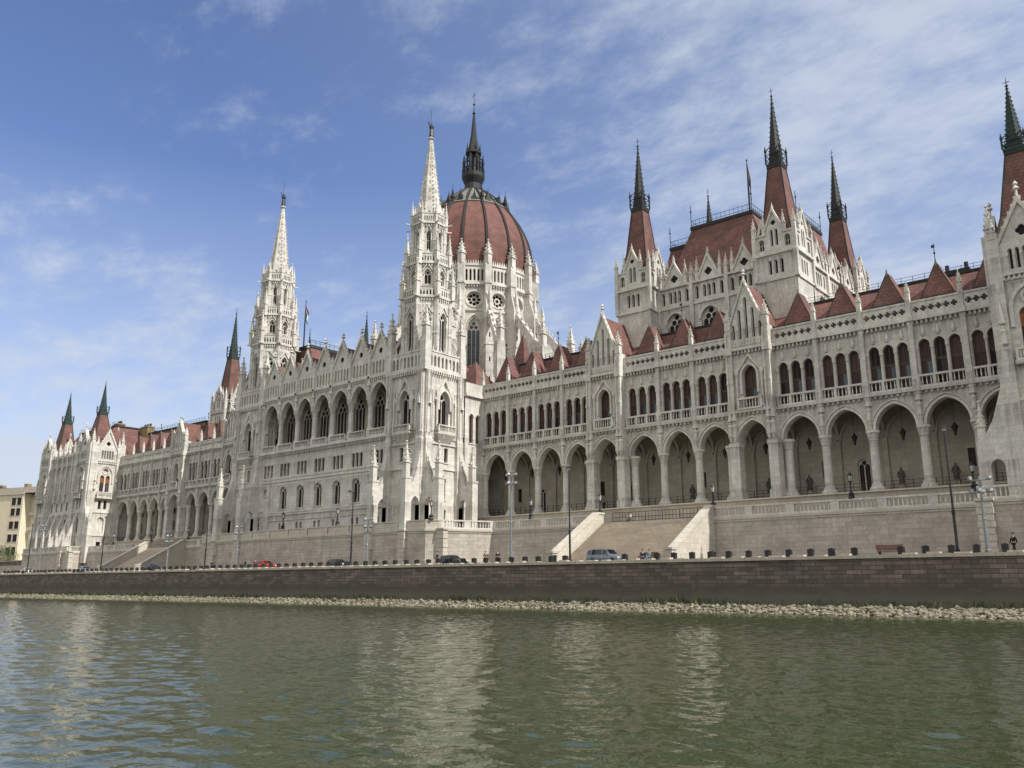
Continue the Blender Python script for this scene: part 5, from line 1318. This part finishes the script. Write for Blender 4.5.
    for s in (-1, 1): g.box(f.x + s * .032 - .012, f.x + s * .032 + .012, f.y - .004, f.y + .02, f.z + .02, f.z + .032)
    g.M('cloth_brown').box(f.x - .022, f.x + .022, f.y - .002, f.y + .02, f.z - .05, f.z - .042); link('face', g, o)
    return o
GZ = 5.2
person(-15.5, 85.5, GZ + .02, -.8, 'person in black walking past the right floodlight mast', 'walk', 'cloth_black', 'cloth_black', h=1.85)
person(-52.2, 84.65, GZ + .0, .3, 'person in dark navy top sitting on bench beside the blue minivan', 'sit', 'cloth_navy', 'cloth_navy', h=1.8)
person(-51.4, 84.65, GZ + .0, -.2, 'person in pale teal top sitting on bench beside the blue minivan', 'sit', 'cloth_teal', 'cloth_blue', h=1.75)
person(-75.0, 86, GZ + .1, .5, 'person in black standing alone right of the black car', 'stand', 'cloth_black', 'cloth_black', h=1.8)
person(-77.1, 86, GZ + .1, .9, 'person in brown top standing at front of the black car', 'stand', 'cloth_brown', 'cloth_black', h=1.75)
person(-84.7, 84.6, GZ + .1, -.4, 'person in navy blue standing by rear of the black car', 'stand', 'cloth_navy', 'cloth_black', h=1.85)
person(-143.3, 86, GZ + .1, .2, 'person in black below the left river tower', 'stand', 'cloth_black', 'cloth_black', h=1.75)
def bicycle(x, y, rz, label):
    t = thing('bicycle', label, 'bicycle', (x, y, GZ), rz)
    for sx in (-.5, .5):
        g = G('rubber'); n = 20; pts = [(sx + .33 * math.cos(2 * PI * i / n), 0, .34 + .33 * math.sin(2 * PI * i / n)) for i in range(n + 1)]; g.tube(pts, .02, 5)
        for i in range(0, n, 2): g.bar(pts[i], (sx, 0, .34), .005, 3)
        link('wheel', g, t)
    g = G('paint_navy'); 
    for a, b in (((-.5, 0, .34), (-.1, 0, .32)), ((-.1, 0, .32), (-.22, 0, .85)), ((-.5, 0, .34), (-.19, 0, .75)), ((-.1, 0, .32), (.36, 0, .75)), ((-.2, 0, .78), (.35, 0, .82)), ((.34, 0, .95), (.5, 0, .34))): g.bar(a, b, .02, 6)
    link('frame', g, t); g = G('black_iron'); g.tube([(.3, -.28, .98), (.36, -.1, 1.0), (.36, .1, 1.0), (.3, .28, .98)], .015, 5); link('handlebar', g, t)
    g = G('black_iron'); g.box(-.34, -.12, -.07, .07, .87, .92); link('saddle', g, t)
bicycle(-129.9, 85.6, .2, 'bicycle beside person left of the red car'); person(-130.0, 86.2, GZ + .05, .3, 'person in grey with a bicycle left of the red car', 'stand', 'cloth_grey', 'cloth_black', h=1.75)
person(-132.3, 85.8, GZ + .05, -.5, 'person in dark clothes leftmost of the pair near red car', 'walk', 'cloth_black', 'cloth_navy', h=1.8)
person(-73.2, 108.2, 13.36, -.2, 'person in black seen in the fourth arch from right river tower', 'stand', 'cloth_black', 'cloth_black', h=1.8)
person(-62.6, 98.6, 10.86, -.2, 'person in pale top at upper left of right staircase', 'sit', 'flag_white', 'cloth_grey', h=1.7)

# ------------------------------------------------------------------ far left: apartment house, bushes, low wall
def apartment():
    AB = (-365, 140, 5); t = thing('apartment_house', 'cream yellow apartment house with paired windows at the far left', 'building', AB, .32)
    g = G('apt_wall'); g.box(-440, -372, 140, 170, 4, 38.6); g.box(-372, -352, 144, 170, 4, 38)
    g.M('string_stone'); g.box(-440.4, -371.6, 139.5, 140, 38.2, 38.8); g.box(-372, -351.7, 143.6, 144, 37.6, 38.2)
    link('wall', g, t, AB)
    rf = G('apt_roof'); rf.loft([[(-440, 140, 38.8), (-352, 140, 38.8), (-352, 170, 38.8), (-440, 170, 38.8)], [(-436, 146, 42), (-357, 146, 42), (-357, 164, 42), (-436, 164, 42)]]); rf.M('dark_stone').box(-404, -394, 144, 150, 40, 42.6); ro = link('roof', rf, t, AB)
    for x in (-400, -385, -366): cg = G('brick_yellow'); cg.box(x, x + 2, 150, 152, 41, 44); link('chimney', cg, ro, AB)
    F = Fr(0, 140)
    for zi, z in enumerate((9.5, 14.5, 19.5, 24.6, 29.8, 34)):
        for x in (-436, -426, -416, -403, -388.5, -375.5):
            for s in (-1.5, 1.5):
                w = G('string_stone'); panel(w, F, rect(x + s - 1.35, x + s + 1.35, z - .2, z + 3.2), [rect(x + s - 1.15, x + s + 1.15, z, z + 2.9)], .12, .12)
                w.M('wood_brown'); fbox(w, F, x + s - .06, x + s + .06, z, z + 2.9, .02, .07); w.M('pane_dark'); panel(w, F, rect(x + s - 1.15, x + s + 1.15, z, z + 2.9), [], .02, .01, False); link('window', w, t, AB)
    F = Fr(0, 144)
    for z in (9.5, 14.5, 19.5, 24.6, 30.6):
        for x in (-367, -362, -357.5):
            w = G('string_stone'); panel(w, F, rect(x - 1.2, x + 1.2, z - .2, z + 3.2), [rect(x - .95, x + .95, z, z + 2.9)], .12, .12); w.M('pane_dark'); panel(w, F, rect(x - .95, x + .95, z, z + 2.9), [], .02, .01, False); link('window', w, t, AB)
        if z > 20: b = G('string_stone'); b.box(-371, -354, 142.4, 144, z - .6, z - .3); b.box(-371, -354, 142.4, 142.5, z - .3, z + .6); link('balcony', b, t, AB)
apartment()
def tree(x, y, z, h, w, label, trunk=.3, mats=('leaf', 'leaf_light'), n=1500, seed=1):
    r = random.Random(seed); t = thing('tree', label, 'tree', (x, y, z), 0, 'trees at the far left end of quay')
    g = G('bark'); g.lathe(0, 0, [(trunk * .5, 0), (trunk * .4, h * .3), (trunk * .2, h * .6), (.03, h * .9)], 7)
    cl = []
    for i in range(16):
        a = r.uniform(0, 6.28); rr = w * r.uniform(.15, .85); zz = h * r.uniform(.3, .92); k = 1 - abs(zz / h - .55) * .9; p = (rr * k * math.cos(a), rr * k * math.sin(a), zz); cl.append((p, w * r.uniform(.22, .42))); g.tube([(0, 0, zz * .6), (p[0] * .6, p[1] * .6, zz * .85), p], .04, 4)
    link('trunk', g, t); c = G(mats[0])
    for i in range(n):
        p, s = r.choice(cl); d = Vector((r.gauss(0, 1), r.gauss(0, 1), r.gauss(0, .8))).normalized() * s * r.random() ** .4
        q = Vector(p) + d; a = Vector((r.uniform(-1, 1), r.uniform(-1, 1), r.uniform(-.6, .6))).normalized(); b = a.orthogonal().normalized(); e = r.uniform(.12, .26)
        c.cur = mats[0] if r.random() < .65 else mats[1]; c.add([tuple(q - a * e), tuple(q + b * e * .5), tuple(q + a * e), tuple(q - b * e * .5)], [(0, 1, 2, 3)])
    link('crown', c, t)
tree(-352, 128, 5.1, 13.5, 6.5, 'green leafy tree in front of apartment house nearest to the pavilion', seed=2)
tree(-366, 130, 5.1, 12.5, 6.5, 'lighter green tree in middle before the apartment house', seed=5)
tree(-381, 130, 5.1, 13, 7, 'green tree cut by left picture edge before apartment house', seed=9)
tree(-392, 127, 5.1, 10, 5, 'low round green tree at extreme left behind the dark wall', seed=11)
lw = thing('boundary_wall', 'low dark wall below the trees at far left', 'wall', (-330, 112, 5.1)); g = G('quay_stone'); g.box(-470, -262.1, 112, 113, 5, 10.2); g.M('ashlar').box(-470, -262.1, 111.8, 113.2, 10.203, 10.5); g.M('ashlar').box(-470, -262.1, 100, 101, 5, 8.2); link('wall_face', g, lw, (-330, 112, 5.1))

# ------------------------------------------------------------------ water
def water():
    r = np.random.RandomState(5)
    def grow(a, b, s0, k):
        out = [a]; 
        while out[-1] < b: out.append(out[-1] + s0 * (1 + k * abs(out[-1] - a)))
        return np.array(out)
    xs = -grow(0, 300, .13, .011)[::-1]; xs = np.concatenate([[-5000, -1200, -500], xs + 8, [30, 120, 3000]])
    ys = np.concatenate([[-3000, -300, -40], grow(4, 83, .13, .014)])
    X, Y = np.meshgrid(xs, ys); Z = np.zeros_like(X)
    amp = np.clip((X + 500) / 100, 0, 1) * np.clip((40 - X) / 10, 0, 1) * np.clip((Y + 40) / 10, 0, 1)
    for i in range(46):
        lam = .33 * (1.037 ** i); th = r.normal(-1.2, 1.0); k = 2 * PI / lam
        a = .0056 * lam * r.uniform(.5, 1.2)
        ph = k * (X * math.cos(th) + Y * math.sin(th)) + r.uniform(0, 6.28)
        mod = .65 + .35 * np.sin(X * .043 * r.uniform(.5, 1.5) + Y * .06 * r.uniform(.5, 1.5) + r.uniform(0, 6))
        fade = np.clip((lam - .004 * np.hypot(X, Y)) / .3, 0, 1)
        Z += a * mod * fade * (np.sin(ph) + .25 * np.sin(2 * ph + .6))
    Z *= amp
    ny, nx = X.shape; me = bpy.data.meshes.new('water')
    co = np.stack([X, Y, Z], -1).reshape(-1, 3).astype(np.float32)
    i = np.arange((ny - 1) * (nx - 1)); row, cl = i // (nx - 1), i % (nx - 1); v0 = row * nx + cl
    quad = np.stack([v0, v0 + 1, v0 + nx + 1, v0 + nx], -1).astype(np.int32)
    me.vertices.add(len(co)); me.vertices.foreach_set('co', co.ravel()); me.loops.add(quad.size); me.loops.foreach_set('vertex_index', quad.ravel())
    me.polygons.add(len(quad)); me.polygons.foreach_set('loop_start', np.arange(0, quad.size, 4, dtype=np.int32)); me.polygons.foreach_set('use_smooth', np.ones(len(quad), dtype=bool)); me.update(); me.validate()
    m, nt, b = new_mat('river'); pos, uv, z = wallco(nt)
    n = noise(nt, pos, .03, 3, .6); rr = ramp(nt, n, [(.3, (.025, .038, .012)), (.7, (.033, .046, .015))]); nt.links.new(rr.outputs[0], b.inputs['Base Color'])
    b.inputs['Roughness'].default_value = .07; b.inputs['IOR'].default_value = 1.33
    w = noise(nt, pos, 2.4, 3, .55); bump(nt, b, w, .42, .06)
    me.materials.append(m); o = bpy.data.objects.new('river_water', me); C.objects.link(o); struct(o)
water()

# ------------------------------------------------------------------ light, sky, camera
SUN_EL, SUN_AZ = math.radians(46), math.radians(84)      # azimuth clockwise from +Y
d = Vector((math.sin(SUN_AZ) * math.cos(SUN_EL), math.cos(SUN_AZ) * math.cos(SUN_EL), math.sin(SUN_EL)))
sl = bpy.data.lights.new('sun', 'SUN'); sl.energy = 5.0; sl.angle = math.radians(.53); sl.color = (1, .965, .895)
so = bpy.data.objects.new('sun', sl); C.objects.link(so); so.rotation_euler = d.to_track_quat('Z', 'Y').to_euler(); so.location = d * 300
FILL_CLOUD = 9.6      # brightness of an unseen cloud bank, added to fill the shaded facade
W = bpy.data.worlds.new('World'); S.world = W; W.use_nodes = True; nt = W.node_tree; nt.nodes.clear()
out = nt.nodes.new('ShaderNodeOutputWorld'); bg = nt.nodes.new('ShaderNodeBackground'); nt.links.new(bg.outputs[0], out.inputs[0])
sky = nt.nodes.new('ShaderNodeTexSky'); sky.sky_type = 'NISHITA'; sky.sun_disc = False; sky.sun_elevation = SUN_EL; sky.sun_rotation = SUN_AZ; sky.air_density = 1.0; sky.dust_density = .6; sky.ozone_density = 1.5
tc = nt.nodes.new('ShaderNodeTexCoord'); D = tc.outputs['Generated']; sp = nt.nodes.new('ShaderNodeSeparateXYZ'); nt.links.new(D, sp.inputs[0])
def mth(op, a, b=None, c=None):
    n = nd(nt, 'ShaderNodeMath', operation=op)
    for i, v in enumerate((a, b, c)):
        if v is None: continue
        if hasattr(v, 'node'): nt.links.new(v, n.inputs[i])
        else: n.inputs[i].default_value = v
    return n.outputs[0]
def mrange(v, a, b, c, d):
    n = nt.nodes.new('ShaderNodeMapRange'); nt.links.new(v, n.inputs[0])
    for i, x in enumerate((a, b, c, d)): n.inputs[i + 1].default_value = x
    return n.outputs[0]
zc = mth('MAXIMUM', sp.outputs[2], 0)
za = mth('ADD', zc, .14)
dv = nd(nt, 'ShaderNodeVectorMath', operation='DIVIDE'); nt.links.new(D, dv.inputs[0])
cz = nt.nodes.new('ShaderNodeCombineXYZ'); [nt.links.new(za, cz.inputs[i]) for i in range(3)]; nt.links.new(cz.outputs[0], dv.inputs[1])
mp = nt.nodes.new('ShaderNodeMapping'); mp.inputs['Scale'].default_value = (1, 1.5, 0); mp.inputs['Rotation'].default_value = (0, 0, .75); mp.inputs['Location'].default_value = (3.1, 1.4, 0); nt.links.new(dv.outputs[0], mp.inputs[0])
n1 = noise(nt, mp.outputs[0], .9, 3, .5); n2 = noise(nt, mp.outputs[0], 3.8, 10, .66)
cov = mth('ADD', mth('MULTIPLY', n1, .55), mth('MULTIPLY', n2, .80))
side = mrange(sp.outputs[0], -.80, -.30, -.09, .055)                # fewer clouds toward the left of the view
low = mrange(zc, .08, .36, .24, 0)                                  # more of them low down
back = mrange(sp.outputs[1], .10, -.35, 0, .42)                     # added bright cloud behind the viewer, fill light for the river front
cov = mth('ADD', mth('ADD', cov, side), mth('ADD', low, back))
cr = ramp(nt, cov, [(.57, (0, 0, 0)), (.90, (1, 1, 1))]); cr.color_ramp.interpolation = 'EASE'
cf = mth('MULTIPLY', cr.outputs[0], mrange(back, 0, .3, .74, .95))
skt = mixc(nt, sky.outputs[0], (1.27, 1.30, 1.60), 1, 'MULTIPLY')
c0 = mixc(nt, skt, (5.6, 6.6, 8.1), mrange(sp.outputs[0], -.75, -.25, 0, .28))
c1 = mixc(nt, c0, (6.5, 7.2, 8.1), mrange(zc, 0, .44, .8, 0))
ccol = mixc(nt, (6.5, 7.1, 8.1), (FILL_CLOUD, FILL_CLOUD * .98, FILL_CLOUD * .95), mrange(back, 0, .4, 0, 1))
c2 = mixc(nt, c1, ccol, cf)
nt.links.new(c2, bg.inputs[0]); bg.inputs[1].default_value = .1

cam = bpy.data.cameras.new('camera'); cam.sensor_width = 36; cam.lens = 860 / 1024 * 36; cam.clip_end = 12000; cam.clip_start = .1
co = bpy.data.objects.new('camera', cam); C.objects.link(co); co.location = CAM; co.rotation_euler = (math.radians(90 + 13.2), 0, math.radians(40.154)); S.camera = co
S.view_settings.view_transform = 'Standard'; S.view_settings.look = 'None'; S.view_settings.exposure = 0
S.render.resolution_x = 1024; S.render.resolution_y = 768
